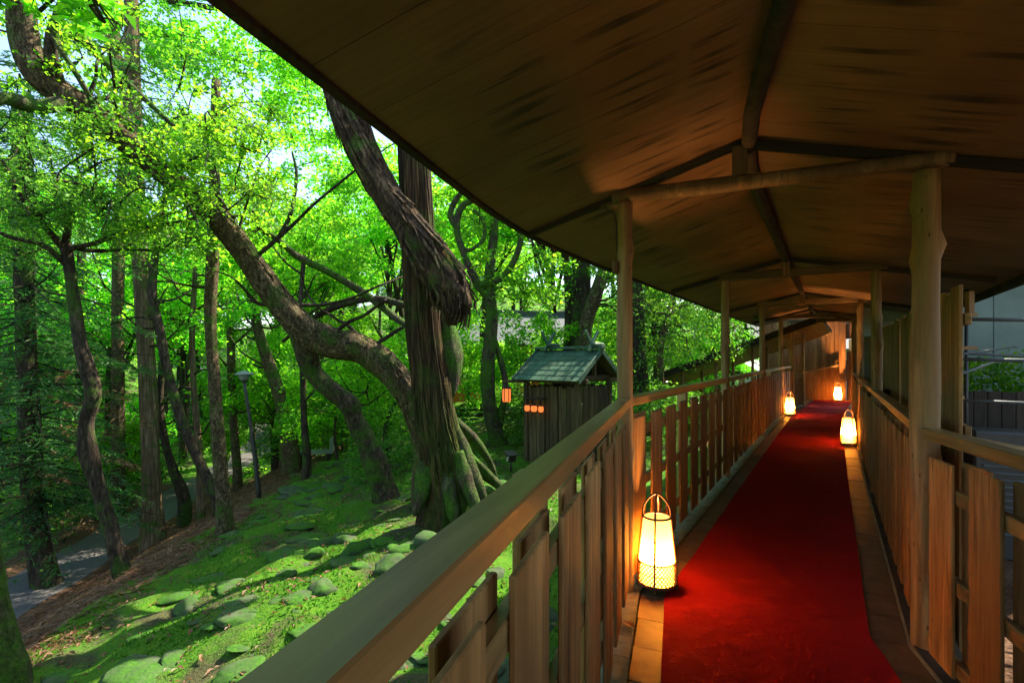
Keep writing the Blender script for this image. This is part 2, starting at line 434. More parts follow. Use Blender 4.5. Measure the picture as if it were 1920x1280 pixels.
I = np.arange(nx*ny).reshape(nx, ny)
Fq = np.stack([I[:-1, :-1], I[1:, :-1], I[1:, 1:], I[:-1, 1:]], -1).reshape(-1, 4)
me = mesh_arr('forest_floor', np.stack([GX, GY, GZ], -1).reshape(-1, 3), Fq, M['ground'], True)
at = me.attributes.new('mossy', 'FLOAT', 'POINT')
mo = np.clip((GX-moss_edge(GY))/.9+.5+vnoise(GX*.9, GY*.9, 9)*1.6, 0, 1)
mo = np.where(GY > 20, .75, mo); mo = np.where(GX < path_x(GY)-2, .62, mo); mo = np.where((GX > .35*GY+.4) & (GY < 14), .0, mo)
at.data.foreach_set('value', mo.ravel().astype(np.float32))
FLOOR = structure(link('forest_floor', me))
# gravel path down on the left
yy = np.arange(2, 60, .4); cols = np.linspace(-1, 1, 9)
PV = []
for y in yy:
    for c in cols:
        x = path_x(y)+c*(.78+.08*math.sin(y*1.7)); PV.append((x, y, gz(x, y)+.03-.02*abs(c)))
k = len(cols); Fq = [(i*k+j, i*k+j+1, (i+1)*k+j+1, (i+1)*k+j) for i in range(len(yy)-1) for j in range(k-1)]
structure(link('gravel_path', mesh_arr('gravel_path', PV, Fq, M['gravel'], True)))

# ------------------------------------------------------------------ walkway floor
def strip(name, path, svals, v0, v1, z0, z1, mat, parent=None, zf=None, nv=1):
    """solid strip along the path between offsets v0 and v1, from z0 up to z1"""
    Vv, Ff = [], []; vs = np.linspace(v0, v1, nv+1); k = nv+1
    for s in svals:
        for v in vs: Vv.append(path.at(s, v, (zf(s, v) if zf else 0)+z1))
        for v in vs: Vv.append(path.at(s, v, (zf(s, v) if zf else 0)+z0))
    m = 2*k
    for i in range(len(svals)-1):
        a, b = i*m, (i+1)*m
        for j in range(nv):
            Ff.append((a+j, a+j+1, b+j+1, b+j)); Ff.append((a+k+j+1, a+k+j, b+k+j, b+k+j+1))
        Ff.append((a+k, a, b, b+k)); Ff.append((a+k-1, a+2*k-1, b+2*k-1, b+k-1))
    e = (len(svals)-1)*m
    for j in range(nv):
        Ff.append((j+1, j, k+j, k+j+1)); Ff.append((e+j, e+j+1, e+k+j+1, e+k+j))
    return link(name, mesh_arr(name, Vv, Ff, mat), parent)
s_all = [-9.4]+[x for x in S[1:]]
WF = structure(strip('walkway_floor', WALK, s_all, -.12, V_R+.13, -.85, -.024, M['slab']))
for (va, vb, nm, mt, ln, zt) in ((-.115, .085, 'kerb_stone', 'kerb', .62, .016), (.093, .235, 'floor_tile', 'tile', .30, 0.), (1.19, 1.358, 'floor_tile', 'tile', .30, 0.), (1.374, 1.555, 'kerb_stone', 'slab', .62, .02)):
    for i in range(1, len(S)):
        a, b = (S[i-1], S[i]) if i > 1 else (-1.4, 0.)
        n = max(1, int(round((b-a)/ln))); st = (b-a)/n
        for j in range(n):
            dz = random.uniform(-.003, .003)
            strip(nm, WALK, [a+j*st+.004, a+(j+1)*st-.004], va+random.uniform(-.003, .003), vb+random.uniform(-.003, .003), -.03, zt+dz, M[mt], WF)
strip('joint_strip', WALK, [-1.4]+list(S[1:]), 1.361, 1.371, -.03, .012, M['joint'], WF)
# red carpet
sv = []
for i in range(1, len(S)):
    a, b = (S[i-1], S[i]) if i > 1 else (-1.6, 0.)
    sv += list(np.linspace(a, b, 40 if i > 1 else 26))[:-1]
sv.append(S[-1]-.08)
def wav(s, v): return .004*math.sin(s*5.3+v)+.0025*math.sin(s*11+v*9)+.002*math.sin(s*23-v*5)
c = strip('red_carpet', WALK, sv, .225, 1.205, .004, .016, M['carpet'], None, wav, 6)
tag(c, 'long red carpet runner down the middle of the covered walkway', 'carpet')

# ------------------------------------------------------------------ roofed walkway: ceiling boards, ridge, bents
WK = empty('covered_walkway', (0, 0, 0)); tag(WK, 'covered wooden walkway with stained board ceiling on round log posts', 'walkway')
send = 14.9; send_l = 12.0
ss = list(np.arange(-9.25, 0, .35))+list(np.arange(0, send+.05, .3)); sl_ = [s for s in ss if s <= send_l+.1]
RC = [strip('roof', ROOF, sl_, V_EL-.03, V_RIDGE+.0, .03, .075, M['roofcover'], WK, ceil_z, 2), strip('roof', ROOF, ss, V_RIDGE+.002, V_ER+.03, .03, .075, M['roofcover'], WK, ceil_z, 2)]
def ceil_board(s0, s1, va, vb, dz):
    V, n = [], 3
    vs = np.linspace(va, vb, n)
    for top in (0, 1):
        for s in (s0, s1):
            for v in vs: V.append(ROOF.at(s, v, ceil_z(s, v)+dz+top*.018))
    f = lambda t, i, j: t*2*n+i*n+j
    Fq = []
    for j in range(n-1):
        Fq += [(f(0, 0, j), f(0, 0, j+1), f(0, 1, j+1), f(0, 1, j)), (f(1, 0, j+1), f(1, 0, j), f(1, 1, j), f(1, 1, j+1)),
               (f(0, 0, j+1), f(0, 0, j), f(1, 0, j), f(1, 0, j+1)), (f(0, 1, j), f(0, 1, j+1), f(1, 1, j+1), f(1, 1, j))]
    Fq += [(f(0, 0, 0), f(0, 1, 0), f(1, 1, 0), f(1, 0, 0)), (f(0, 1, n-1), f(0, 0, n-1), f(1, 0, n-1), f(1, 1, n-1))]
    me = mesh_arr('ceiling_board', V, Fq, M['ceiling'])
    uv = me.uv_layers.new(name='UVMap'); suv = [(s, v) for top in (0, 1) for s in (s0, s1) for v in vs]
    for L in me.loops: uv.data[L.index].uv = suv[L.vertex_index]
    return link('ceiling_board', me, RC[0] if va < 0 else RC[1])
for va, vb in ((V_EL, V_RIDGE-.004), (V_RIDGE+.004, V_ER)):
    s = -9.2
    sx = send_l if va < 0 else send
    while s < sx:
        w = random.choice((.30, .36, .42)); e = min(s+w, sx)
        ceil_board(s+.0015, e-.0015, va, vb, random.uniform(0, .0012)); s = e
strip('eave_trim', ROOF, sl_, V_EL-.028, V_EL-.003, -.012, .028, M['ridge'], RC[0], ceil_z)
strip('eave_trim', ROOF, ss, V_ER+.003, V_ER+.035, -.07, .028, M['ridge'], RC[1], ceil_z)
# ridge pole
rz = [ROOF.at(s, V_RIDGE, ridge_z(s)-.035) for s in np.arange(-9.2, send, .4)]
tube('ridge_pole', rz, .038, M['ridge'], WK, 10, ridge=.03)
def log(name, a, b, ra, rb, parent, mat, seed, knots=True, n=34, sides=18):
    a, b = np.array(a, float), np.array(b, float); r = np.random.RandomState(seed)
    t = np.linspace(0, 1, n)[:, None]; pts = a*(1-t)+b*t
    wob = np.stack([np.sin(t[:, 0]*4+r.rand()*6), np.sin(t[:, 0]*5+r.rand()*6), np.zeros(n)], 1)*(.006 if knots else .001)
    rad = (ra*(1-t)+rb*t)[:, 0]*(1+.03*np.sin(t[:, 0]*17+r.rand()*6))
    V, Fq, c1, c0 = tube_arr(pts+wob*np.sin(t*np.pi), rad, sides, lump=.03, seed=seed)
    if knots:                             # bumps where twigs were cut off
        for _ in range(9):
            c = pts[r.randint(2, n-2)]; ang = r.rand()*6.28; ax = (b-a)/np.linalg.norm(b-a)
            d = np.cross(ax, [math.cos(ang), math.sin(ang), .3]); d /= np.linalg.norm(d); c = c+d*ra
            dist = np.linalg.norm(V-c, axis=1); V = V+d*(np.exp(-(dist/.035)**2)*.016)[:, None]
    return link(name, merge_tubes(name, [(V, Fq, c1, c0)], mat), parent)
for i in range(1, 6):
    s = S[i]; bz = 2.31 if i == 1 else 2.27
    l, r = WALK.at(s, 0, 0), WALK.at(s, V_R, 0)
    log('post', l+[0, 0, -.02], l+[0, 0, bz], .050, .043, WK, M['post'], 10+i)
    log('post', r+[0, 0, -.02], r+[0, 0, bz-(.03 if i == 1 else 0)], .064 if i == 1 else .052, .054 if i == 1 else .045, WK, M['post'], 30+i)
    u = (r-l)/np.linalg.norm(r-l)
    a, b = l-u*.07+[0, 0, bz+.045], r+u*.10+[0, 0, bz+.025]
    if i == 1: log('tie_beam', a, b, .044, .037, WK, M['beam'], 50+i, False)
    else: bar('tie_beam', a, b+[0, 0, .02], .055, .085, M['beam'], WK, .006)
    k = WALK.at(s, V_RIDGE, 0)
    box('king_post', (.075, .075, .16), k+[0, 0, ridge_z(s)-.12], M['beam'], WK, (0, 0, WALK.head(s)+.1))
    for va, vb in ((V_EL+.05, V_RIDGE), (V_RIDGE, V_ER-.1)):
        if i == 5 and va < 0: continue
        p, q = WALK.at(s, va, 0), WALK.at(s, vb, 0)
        p[2] = ceil_z(s, va)-.022; q[2] = ceil_z(s, vb)-.022
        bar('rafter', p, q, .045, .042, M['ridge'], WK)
# little bracket left of the first post
p = WALK.at(0, 0, 2.33); u = np.array([-.91, .42, 0])
bar('bracket', p+u*.03, p+u*.24+[0, 0, -.01], .03, .03, M['beam'], WK)
tube('wire', [p+u*.05+[0, 0, .03], p+u*.12+[0, 0, -.03], p+u*.06+[0, 0, -.09], p+u*.05+[0, 0, -.3]], .004, M['metal'], WK, 6, 12)
box('junction_box', (.05, .03, .07), WALK.at(-.03, -.055, 1.93), M['beam'], WK, (0, 0, WALK.head(-.1)))

# ------------------------------------------------------------------ railings
def railing(name, label, i, side, s0=None, s1=None, wB=.235, pitch=.39):
    left = side == 'l'; v0 = 0. if left else V_R; sg = 1 if left else -1
    a = S[i] if s0 is None else s0; b = S[i+1] if s1 is None else s1
    top = 1.155 if left else 1.065
    base = WALK.at((a+b)/2, v0, 0)
    R = empty(name, base); tag(R, label, 'railing', 'board railings along the walkway')
    hd = math.atan2(*(WALK.at(b, v0)-WALK.at(a, v0))[[1, 0]])
    def at(s, v, z): return WALK.at(s, v0+sg*v, z)-base
    e0 = .03 if i > 0 else 0; 
    bar('handrail', at(a, 0, top-.026), at(b, 0, top-.026), .072, .052, M['rail'], R, .004)
    zs = (.93, .60, .25) if left else (.80, .42, .075)
    for z in zs:
        bar('cross_rail', at(a+.03, 0, z), at(b-.03, 0, z), .03, .062, M['rail'], R, .003)
    h = (1.03 if left else .95); lo = .075 if left else .035
    n = int((b-a-.1)/pitch); off = a+.06+((b-a-.1)-n*pitch)/2
    for j in range(n*2+1):
        inner = j % 2 == 0; s = off+pitch*j/2+random.uniform(-.012, .012)
        if s < a+.05 or s > b-.05: continue
        w = wB+random.choice((-.02, -.01, 0, .01, .015)); hh = h-lo+random.choice((-.012, -.006, 0, .004))
        o = box('board', (w, .014, hh), at(s, (.024 if inner else -.024), lo+hh/2), M['board'], R, (0, 0, hd), .003)
        o.rotation_euler = (0, random.uniform(-.005, .005), hd)
    m = (a+b)/2 if i > 0 else -1.86
    box('baluster_post', (.075, .075, top-.06), at(m, -.075 if i else -.07, (top-.06)/2+.01), M['rail'], R, (0, 0, hd))
    return R
names_l = ['nearest the viewer, from the foreground to the first post', 'between the first and second left posts, beside the front lantern', 'between the second and third left posts', 'between the third and fourth left posts', 'between the last two left posts, by the farther left lantern']
names_r = ['nearest the viewer, right of the first right post', 'between the first and second right posts', 'between the second and third right posts, by the right lantern', 'between the third and fourth right posts', 'at the far end, between the last two right posts']
for i in range(5):
    railing('board_railing', 'board railing on the left '+names_l[i], i, 'l', -3.6 if i == 0 else None, 0 if i == 0 else None)
for i in range(5):
    railing('board_railing', 'board railing on the right '+names_r[i], i, 'r', -3.2 if i == 0 else None, 0 if i == 0 else None, .215, .345)
# tall board screen outside the right railing
for i in range(1, 5):
    a, b = S[i]+(.45 if i == 1 else .05), S[i+1]-.05; v0 = V_R+.20
    base = WALK.at((a+b)/2, v0, 0); R = empty('board_screen', base)
    tag(R, 'tall screen of upright boards outside the right railing, '+['nearest bay', 'second bay', 'third bay', 'last bay'][i-1], 'screen', 'board screens along the right side')
    hd = math.atan2(*(WALK.at(b, v0)-WALK.at(a, v0))[[1, 0]])
    for z in (.35, 1.0, 1.6): bar('cross_rail', WALK.at(a, v0+.03, z)-base, WALK.at(b, v0+.03, z)-base, .03, .06, M['screen'], R)
    n = int((b-a)/.125)
    for j in range(n):
        s = a+.06+j*.125; h = 2.38+random.uniform(-.02, .02)
        box('board', (.105, .018, h), WALK.at(s, v0, 1.775-h/2+random.uniform(-.02, .02))-base, M['screen'], R, (0, 0, hd), .003)

# ------------------------------------------------------------------ lanterns on the floor
def lantern(loc, label, power, rz=.4):
    R = empty('floor_lantern', loc, rz); R.scale = (.92, .92, .98); tag(R, label, 'lantern', 'bamboo floor lanterns along the carpet')
    def ringpts(r, z, n=40): return [(r*math.cos(a), r*math.sin(a), z) for a in np.linspace(0, 2*math.pi, n)]
    prof = [(.117, .035), (.112, .16), (.098, .30), (.084, .43)]
    q = resample([(r, z, 0) for r, z in prof], 16); V, Ff, m = [], [], 40
    for r, z, _ in q:
        for k in range(m): a = 2*math.pi*k/m; V.append((r*math.cos(a), r*math.sin(a), z))
    for i in range(15):
        for k in range(m): Ff.append((i*m+k, i*m+(k+1) % m, (i+1)*m+(k+1) % m, (i+1)*m+k))
    link('paper_shade', mesh_arr('paper_shade', V, Ff, M['paper'], True), R)
    for r, z, t in ((.087, .432, .0065), (.121, .036, .007), (.117, .10, .004), (.114, .165, .005)):
        tube('hoop', ringpts(r, z), t, M['bamboo'], R, 8)
    # woven band of slanting strips
    tb = []
    for sgn in (1, -1):
        for k in range(30):
            a0 = 2*math.pi*k/30
            pts = []
            for t in np.linspace(0, 1, 7):
                z = .038+t*.125; r = .1205-.006*t+.0008*sgn; a = a0+sgn*t*.95
                pts.append((r*math.cos(a), r*math.sin(a), z))
            tb.append(tube_arr(pts, [.0043]*7, 4))
    link('woven_band', merge_tubes('woven_band', tb, M['bamboo']), R)
    for k in range(2):                     # two bent canes: legs that run up and cross over the top
        a = k*math.pi/2+math.pi/4; c_, s_ = math.cos(a), math.sin(a)
        pr = [(-.128, -.0), (-.124, .06), (-.120, .16), (-.105, .30), (-.091, .43), (-.080, .495), (-.045, .545), (0, .562+.009*k)]
        pr = pr+[(-x, z) for x, z in pr[-2::-1]]
        tube('bent_cane', [(x*c_, x*s_, z) for x, z in pr], .0065, M['bamboo'], R, 8, 60)
    tube('lamp_base', [(0, 0, .022), (0, 0, .032), (0, 0, .04)], [.114, .115, .112], M['bamboo'], R, 28)
    tube('bulb_stem', [(0, 0, .04), (0, 0, .11)], .014, M['bamboo'], R, 8)
    L = bpy.data.lights.new('lantern_bulb', 'POINT'); L.energy = power; L.color = (1, .47, .15); L.shadow_soft_size = .035
    link('lantern_bulb', L, R, (0, 0, .17))
    return R
lantern(WALK.at(.10, .155, .018), 'paper and bamboo floor lantern at the first left post, nearest the viewer', 46)
lantern(WALK.at(S[4]+.15, .17, .018), 'paper and bamboo floor lantern on the left far down the carpet', 85, .1)
lantern(WALK.at(S[3]-.35, V_R-.17, .018), 'paper and bamboo floor lantern on the right edge of the carpet', 85, .9)
lantern(WALK.at(S[6]-.32, .86, .03), 'small glowing floor lantern at the end wall of the walkway', 420, .2)

# ------------------------------------------------------------------ foliage
def leaf_arr(c, nrm, size, aspect, rs, along=None, fold=.18):
    """kite-shaped leaves at centres c facing nrm"""
    n = len(c); nrm = nrm/(np.linalg.norm(nrm, axis=1)[:, None]+1e-9)
    a = rs.normal(size=(n, 3)) if along is None else along
    a = a-nrm*(a*nrm).sum(1)[:, None]; a /= np.linalg.norm(a, axis=1)[:, None]+1e-9
    b = np.cross(nrm, a); s = (size*(.5+1.0*rs.rand(n)**1.4))[:, None]
    V = np.empty((n, 4, 3))
    V[:, 0] = c-a*s*.5; V[:, 2] = c+a*s*.5
    V[:, 1] = c+b*s*aspect*.5-a*s*.08+nrm*s*fold; V[:, 3] = c-b*s*aspect*.5-a*s*.08+nrm*s*fold
    return V.reshape(-1, 3), np.arange(n*4).reshape(-1, 4)
def spray_leaves(centres, radii, per, size, aspect, rs, flat=.16, tilt=.35, jit=.45):
    cs, ns = [], []
    for c, r in zip(centres, radii):
        m = int(per*(r/.8)**2); nm = np.array([0, 0, 1.])+rs.normal(size=3)*tilt; nm /= np.linalg.norm(nm)
        ang = rs.rand(m)*6.283; rr = r*np.sqrt(rs.rand(m))*(.7+.3*np.sin(ang*3+rs.rand()*6)+.15*np.sin(ang*7))
        u = np.cross(nm, [1, .3, 0]); u /= np.linalg.norm(u); w = np.cross(nm, u)
        p = c+(np.cos(ang)*rr)[:, None]*u+(np.sin(ang)*rr)[:, None]*w+nm*(rs.normal(size=m)*flat*r)[:, None]
        p[:, 2] -= .12*rr*rr/max(r, .1)
        cs.append(p); ns.append(nm+rs.normal(size=(m, 3))*jit)
    return leaf_arr(np.vstack(cs), np.vstack(ns), size, aspect, rs)
def blob_leaves(centres, radii, per, size, aspect, rs, squash=.7):
    cs, ns = [], []
    for c, r in zip(centres, radii):
        m = int(per*(r/.8)**2); d = rs.normal(size=(m, 3)); d /= np.linalg.norm(d, axis=1)[:, None]
        p = d*(r*(.55+.45*rs.rand(m)**.5))[:, None]*[1, 1, squash]
        cs.append(c+p); ns.append(d*.6+[0, 0, .8]+rs.normal(size=(m, 3))*.5)
    return leaf_arr(np.vstack(cs), np.vstack(ns), size, aspect, rs)
def conifer_leaves(branches, rs, per=70, size=.16):
    """drooping fans of narrow needles along branch lines"""
    cs, ns, al = [], [], []
    for a, b in branches:
        L = np.linalg.norm(b-a); m = int(per*L); t = rs.rand(m); d = (b-a)/L; sd = np.cross(d, [0, 0, 1]); sd /= np.linalg.norm(sd)
        w = (rs.rand(m)-.5)*2*(.18+.42*(1-t))*min(1., L*.6)
        p = a+d*(t*L)[:, None]+sd*w[:, None]; p[:, 2] -= .35*np.abs(w)+.18*t*t*L+rs.rand(m)*.08
        cs.append(p); ns.append(np.array([0, 0, 1.])+rs.normal(size=(m, 3))*.45)
        al.append(d*.8+sd*np.sign(w)[:, None]*.9+[0, 0, -.35]+rs.normal(size=(m, 3))*.25)
    return leaf_arr(np.vstack(cs), np.vstack(ns), size, .22, rs, np.vstack(al), .05)

def limb_tubes(rs, base, top, targets, r0, sides=5):
    out = []
    for c in targets:
        h = rs.uniform(.35, .9); a = base+(top-base)*h
        a = a.copy(); mid = (a+c)/2+[0, 0, .25*rs.rand()*np.linalg.norm(c-a)]+rs.normal(size=3)*.15
        q = resample([a, a*.6+mid*.4+rs.normal(size=3)*.06, mid, c], 9)
        out.append(tube_arr(q, np.linspace(r0*.5*(1-h*.5), r0*.07, 9), sides))
    return out

def tree_kind(kind, seed):
    """returns (trunk mesh, crown mesh) for a generic tree standing at the origin"""
    rs = np.random.RandomState(seed)
    if kind == 'maple':
        H = rs.uniform(7, 8.5); n = 46; d = rs.normal(size=(n, 3)); d /= np.linalg.norm(d, axis=1)[:, None]
        C = d*(rs.rand(n)**.45)[:, None]*[3.2, 3.2, 3.1]+[0, 0, 6.6]; R = rs.uniform(.55, 1.15, n)
        cr = spray_leaves(C, R, 270, .12, .8, rs); mt, bk, r0 = M['maple'], M['darkbark'], .14
    elif kind == 'low':
        H = 2.6; n = 26; d = rs.normal(size=(n, 3)); d /= np.linalg.norm(d, axis=1)[:, None]
        C = d*(rs.rand(n)**.45)[:, None]*[2.0, 2.0, 1.3]+[0, 0, 2.3]; R = rs.uniform(.4, .85, n)
        cr = spray_leaves(C, R, 420, .095, .8, rs); mt, bk, r0 = M['maple'], M['darkbark'], .06
    elif kind == 'ever':
        H = rs.uniform(7, 9); n = 40; d = rs.normal(size=(n, 3)); d /= np.linalg.norm(d, axis=1)[:, None]
        C = d*(rs.rand(n)**.4)[:, None]*[2.4, 2.4, 3.2]+[0, 0, 5.6]; R = rs.uniform(.5, .95, n)
        cr = blob_leaves(C, R, 420, .12, .5, rs); mt, bk, r0 = M['evergreen'], M['darkbark'], .15
    elif kind == 'bush':
        H = .8; n = 16; d = rs.normal(size=(n, 3)); d /= np.linalg.norm(d, axis=1)[:, None]
        C = d*(rs.rand(n)**.4)[:, None]*[.9, .9, .5]+[0, 0, .7]; R = rs.uniform(.3, .5, n)
        cr = blob_leaves(C, R, 560, .085, .5, rs); mt, bk, r0 = M['evergreen'], M['darkbark'], .03
    else:                                   # conifer
        H = 11.; br = []
        for k in range(70):
            h = rs.uniform(.6, 10.6); L = (2.3*(1-h/12)+.35)*rs.uniform(.7, 1.1); a = rs.rand()*6.283
            p = np.array([0, 0, h]); br.append((p, p+[math.cos(a)*L, math.sin(a)*L, rs.uniform(-.35, .1)*L]))
        cr = conifer_leaves(br, rs); mt, bk, r0 = M['conifer'], M['darkbark'], .17
        tr = [tube_arr(resample([(0, 0, -.3), (.05, 0, 4), (0, .04, 8), (0, 0, 11)], 16), np.linspace(.19, .03, 16), 9, ridge=.06)]
        tr += [tube_arr(np.linspace(a, b, 5)+[0, 0, -.02], np.linspace(.024, .006, 5), 4) for a, b in br]
        return merge_tubes('trunk', tr, bk), mesh_arr('crown', *cr, mt)
    top = np.array([rs.normal()*.3, rs.normal()*.3, H])
    q = resample([(0, 0, -.3), rs.normal(size=3)*[.12, .12, 0]+[0, 0, H*.35], rs.normal(size=3)*[.2, .2, 0]+[0, 0, H*.7], top], 18)
    tr = [tube_arr(q, np.linspace(r0*1.15, r0*.25, 18), 9, ridge=.05, lump=.06, seed=seed)]
    tr += limb_tubes(rs, np.array([0, 0, 0.]), top, C[::2], r0)
    return merge_tubes('trunk', tr, bk), mesh_arr('crown', *cr, mt)
KINDS = {k: [tree_kind(k, 100+17*i+len(k)) for i in range(m)] for k, m in (('maple', 3), ('low', 2), ('ever', 2), ('bush', 2), ('conifer', 2))}
_cnt = {k: 0 for k in KINDS}
def plant(kind, name, x, y, sc, label, cat, group, sz=1., z=None, sink=.05):
    t, c = KINDS[kind][_cnt[kind] % len(KINDS[kind])]; _cnt[kind] += 1
    R = empty(name, (x, y, (gz(x, y) if z is None else z)-sink), random.uniform(0, 6.28)); R.scale = (sc, sc, sc*sz)
    tag(R, label, cat, group); link('trunk', t, R); link('crown', c, R)
    return R

# ------------------------------------------------------------------ the trees one can tell apart
def px_tube(spec, wob=0.):
    """(px, py, depth, width in px) -> points and radii"""
    p = np.array([P(a, b, y) for a, b, y, w in spec]); r = np.array([w*y/F/2 for a, b, y, w in spec]); return p, r
def px_trunk(name, spec, mat, parent, n=40, sides=14, **k):
    p, r = px_tube(spec); o = np.array(parent.location)
    return tube(name, p, r, mat, parent, sides, n, o, **k)
def px_tree(name, spec, mat, label, branches=(), group=None, sides=14, n=40, ground_it=True, **k):
    b = P(*spec[0][:3])
    if ground_it: b[2] = min(b[2], gz(b[0], b[1]))
    R = empty(name, b); tag(R, label, 'tree', group)
    sp = list(spec)
    if ground_it:                           # run the foot into the ground
        py = HY-(b[2]-.15-CAMZ)*F/sp[0][2]
        sp = [(sp[0][0], py, sp[0][2], sp[0][3]*1.15)]+sp
    T = px_trunk('trunk', sp, mat, R, n, sides, **k); TRUNK[R.name] = T
    for j, (bs, bm) in enumerate(branches): px_trunk('branch', bs, bm, R, 22, 8, lump=.1, seed=j).parent = T
    return R
def add_crown(R, centres, radii, per, size, mat, style='spray', name='crown', seed=5, aspect=.75):
    rs = np.random.RandomState(seed); o = np.array(R.location); C = np.array(centres)-o
    f = spray_leaves if style == 'spray' else blob_leaves
    tb = []; root = C[np.argmin(np.linalg.norm(C-C.mean(0), axis=1))]; od = np.argsort(np.linalg.norm(C-root, axis=1))
    for k in range(1, len(od)):
        a = C[od[k]]; b = C[od[:k]][np.argmin(np.linalg.norm(C[od[:k]]-a, axis=1))]
        q = resample([b, (a+b)/2+rs.normal(size=3)*.12, a, a+(a-b)*.35+rs.normal(size=3)*.12], 9); tb.append(tube_arr(q, np.linspace(.016, .004, 9), 4))
        for _ in range(2):
            d = rs.normal(size=3)*[1, 1, .35]*radii[od[k]]*.7; tb.append(tube_arr(resample([a, a+d*.5+rs.normal(size=3)*.05, a+d], 6), np.linspace(.007, .002, 6), 4))
    link('twigs', merge_tubes('twigs', tb, M['darkbark']), R)
    return link(name, mesh_arr(name, *f(C, radii, per, size, aspect, rs), mat), R)
def px_clumps(boxes, rs):
    """boxes: (x0, y0, x1, y1, Y0, Y1, n, r0, r1)"""
    C, Rr = [], []
    for x0, y0, x1, y1, Ya, Yb, n, r0, r1 in boxes:
        for _ in range(n):
            C.append(P(rs.uniform(x0, x1), rs.uniform(y0, y1), rs.uniform(Ya, Yb))); Rr.append(rs.uniform(r0, r1))
    return C, Rr
RT = np.random.RandomState(21); TRUNK = {}

def bark_strips(name, spec, parent, mat, n, span, rr, seed, off=1., drift=.25, stick=0.):
    """raised strips of bark that follow the trunk, each with its own start, end and width"""
    rs = np.random.RandomState(seed); p, rad = px_tube(spec); q = resample(np.column_stack([p, rad]), 160); p, rad = q[:, :3]-np.array(parent.location), q[:, 3]
    T = np.gradient(p, axis=0); T /= np.linalg.norm(T, axis=1)[:, None]; N = np.cross(T, [0, 1., 0]); N /= np.linalg.norm(N, axis=1)[:, None]; B = np.cross(T, N)
    out = []
    for _ in range(n):
        L = int(rs.uniform(*span)); i0 = rs.randint(0, max(1, 159-L)); ix = np.linspace(i0, min(159, i0+L), 9).astype(int)
        a = rs.rand()*6.283+np.cumsum(rs.normal(size=9)*drift*.15); k = rad[ix]*(off+rs.uniform(-.03, .05))
        k = k+stick*rad[ix]*np.linspace(0, 1, 9)**3*rs.rand()
        pts = p[ix]+(k*np.cos(a))[:, None]*N[ix]+(k*np.sin(a))[:, None]*B[ix]
        w = rs.uniform(*rr)*np.sin(np.linspace(.25, 2.9, 9))**.6
        out.append(tube_arr(pts, w, 5, lump=.2, seed=rs.randint(999)))
    return link(name, merge_tubes(name, out, mat, False), parent)
# great cedar by the stones
ced = px_tree('cedar_tree', [(848, 950, 7, 113.344), (842, 915, 7, 95.5328), (830, 850, 7, 80.96), (816, 780, 7, 71.2448), (805, 700, 7, 64.768), (793, 600, 7, 61.5296), (784, 450, 7, 58.2912), (776, 280, 7, 55.0528), (768, 100, 7.05, 51.8144), (760, -250, 7.1, 46.9568), (752, -700, 7.1, 32.384)],
    M['cedar'], 'great cedar with ridged bark and a mossy foot beside the stones', n=120, sides=56, ridge=.10, lump=.03, freq=34)
px_trunk('broken_limb', [(560, -60, 6.62, 24.9744), (598, 60, 6.62, 27.2448), (630, 185, 6.62, 30.6504), (668, 275, 6.62, 34.056), (715, 355, 6.62, 36.3264), (762, 415, 6.6, 44.2728), (805, 475, 6.56, 55.6248), (838, 530, 6.56, 56.76), (850, 575, 6.56, 44.72), (842, 606, 6.56, 22.36)], M['deadbark'], ced, 120, 60, ridge=.36, lump=.08, seed=3, freq=19)
px_trunk('broken_limb', [(630, 130, 6.75, 21), (672, 215, 6.75, 25.2), (700, 290, 6.75, 25.2), (745, 380, 6.75, 30.8), (800, 450, 6.72, 35)], M['deadbark'], ced, 60, 40, ridge=.3, lump=.08, seed=8, freq=9)
px_trunk('burl', [(822, 590, 7.15, 40), (838, 640, 7.2, 52), (842, 690, 7.2, 52), (832, 740, 7.15, 36)], M['mossbark'], ced, 20, 16, lump=.12, seed=4)
for j, sp in enumerate(([(850, 800, 7, 20), (872, 850, 6.9, 24), (895, 905, 6.75, 22), (918, 960, 6.6, 12)], [(850, 830, 7.1, 30), (885, 865, 7.2, 24), (925, 900, 7.25, 18), (965, 935, 7.2, 10)],
        [(856, 850, 6.85, 28), (875, 905, 6.7, 30), (898, 965, 6.5, 18)], [(800, 870, 6.9, 34), (790, 925, 6.7, 30), (778, 965, 6.6, 14)], [(850, 790, 7.3, 24), (885, 820, 7.6, 20), (915, 860, 7.8, 14), (930, 900, 7.8, 10)], [(840, 890, 6.8, 34), (846, 945, 6.6, 28), (852, 985, 6.45, 10)])):
    px_trunk('root', sp, M['mossbark'], ced, 22, 12, lump=.14, seed=j, ridge=.1)
px_trunk('branch', [(775, 615, 7.1, 13), (745, 598, 7.6, 13), (690, 555, 8, 14), (620, 512, 8.3, 14), (560, 482, 8.4, 13), (510, 442, 8.4, 10), (440, 402, 8.4, 6)], M['mossbark'], ced, 40, 8, lump=.12)
px_trunk('branch', [(520, 450, 8.4, 9), (545, 400, 8.4, 8), (556, 330, 8.4, 6), (548, 285, 8.4, 4)], M['mossbark'], ced, 24, 7)
px_trunk('branch', [(770, 575, 7.3, 14), (700, 560, 8, 13), (630, 575, 8.3, 12), (575, 605, 8.4, 10), (530, 640, 8.5, 7)], M['darkbark'], ced, 30, 7, lump=.1)
cc, cr = px_clumps([(640, -700, 900, -250, 5.5, 9, 16, .5, .9)], RT)
add_crown(ced, cc, cr, 260, .11, M['conifer'], 'spray', seed=31, aspect=.4)  # crown out of view, included to dapple the sunlight

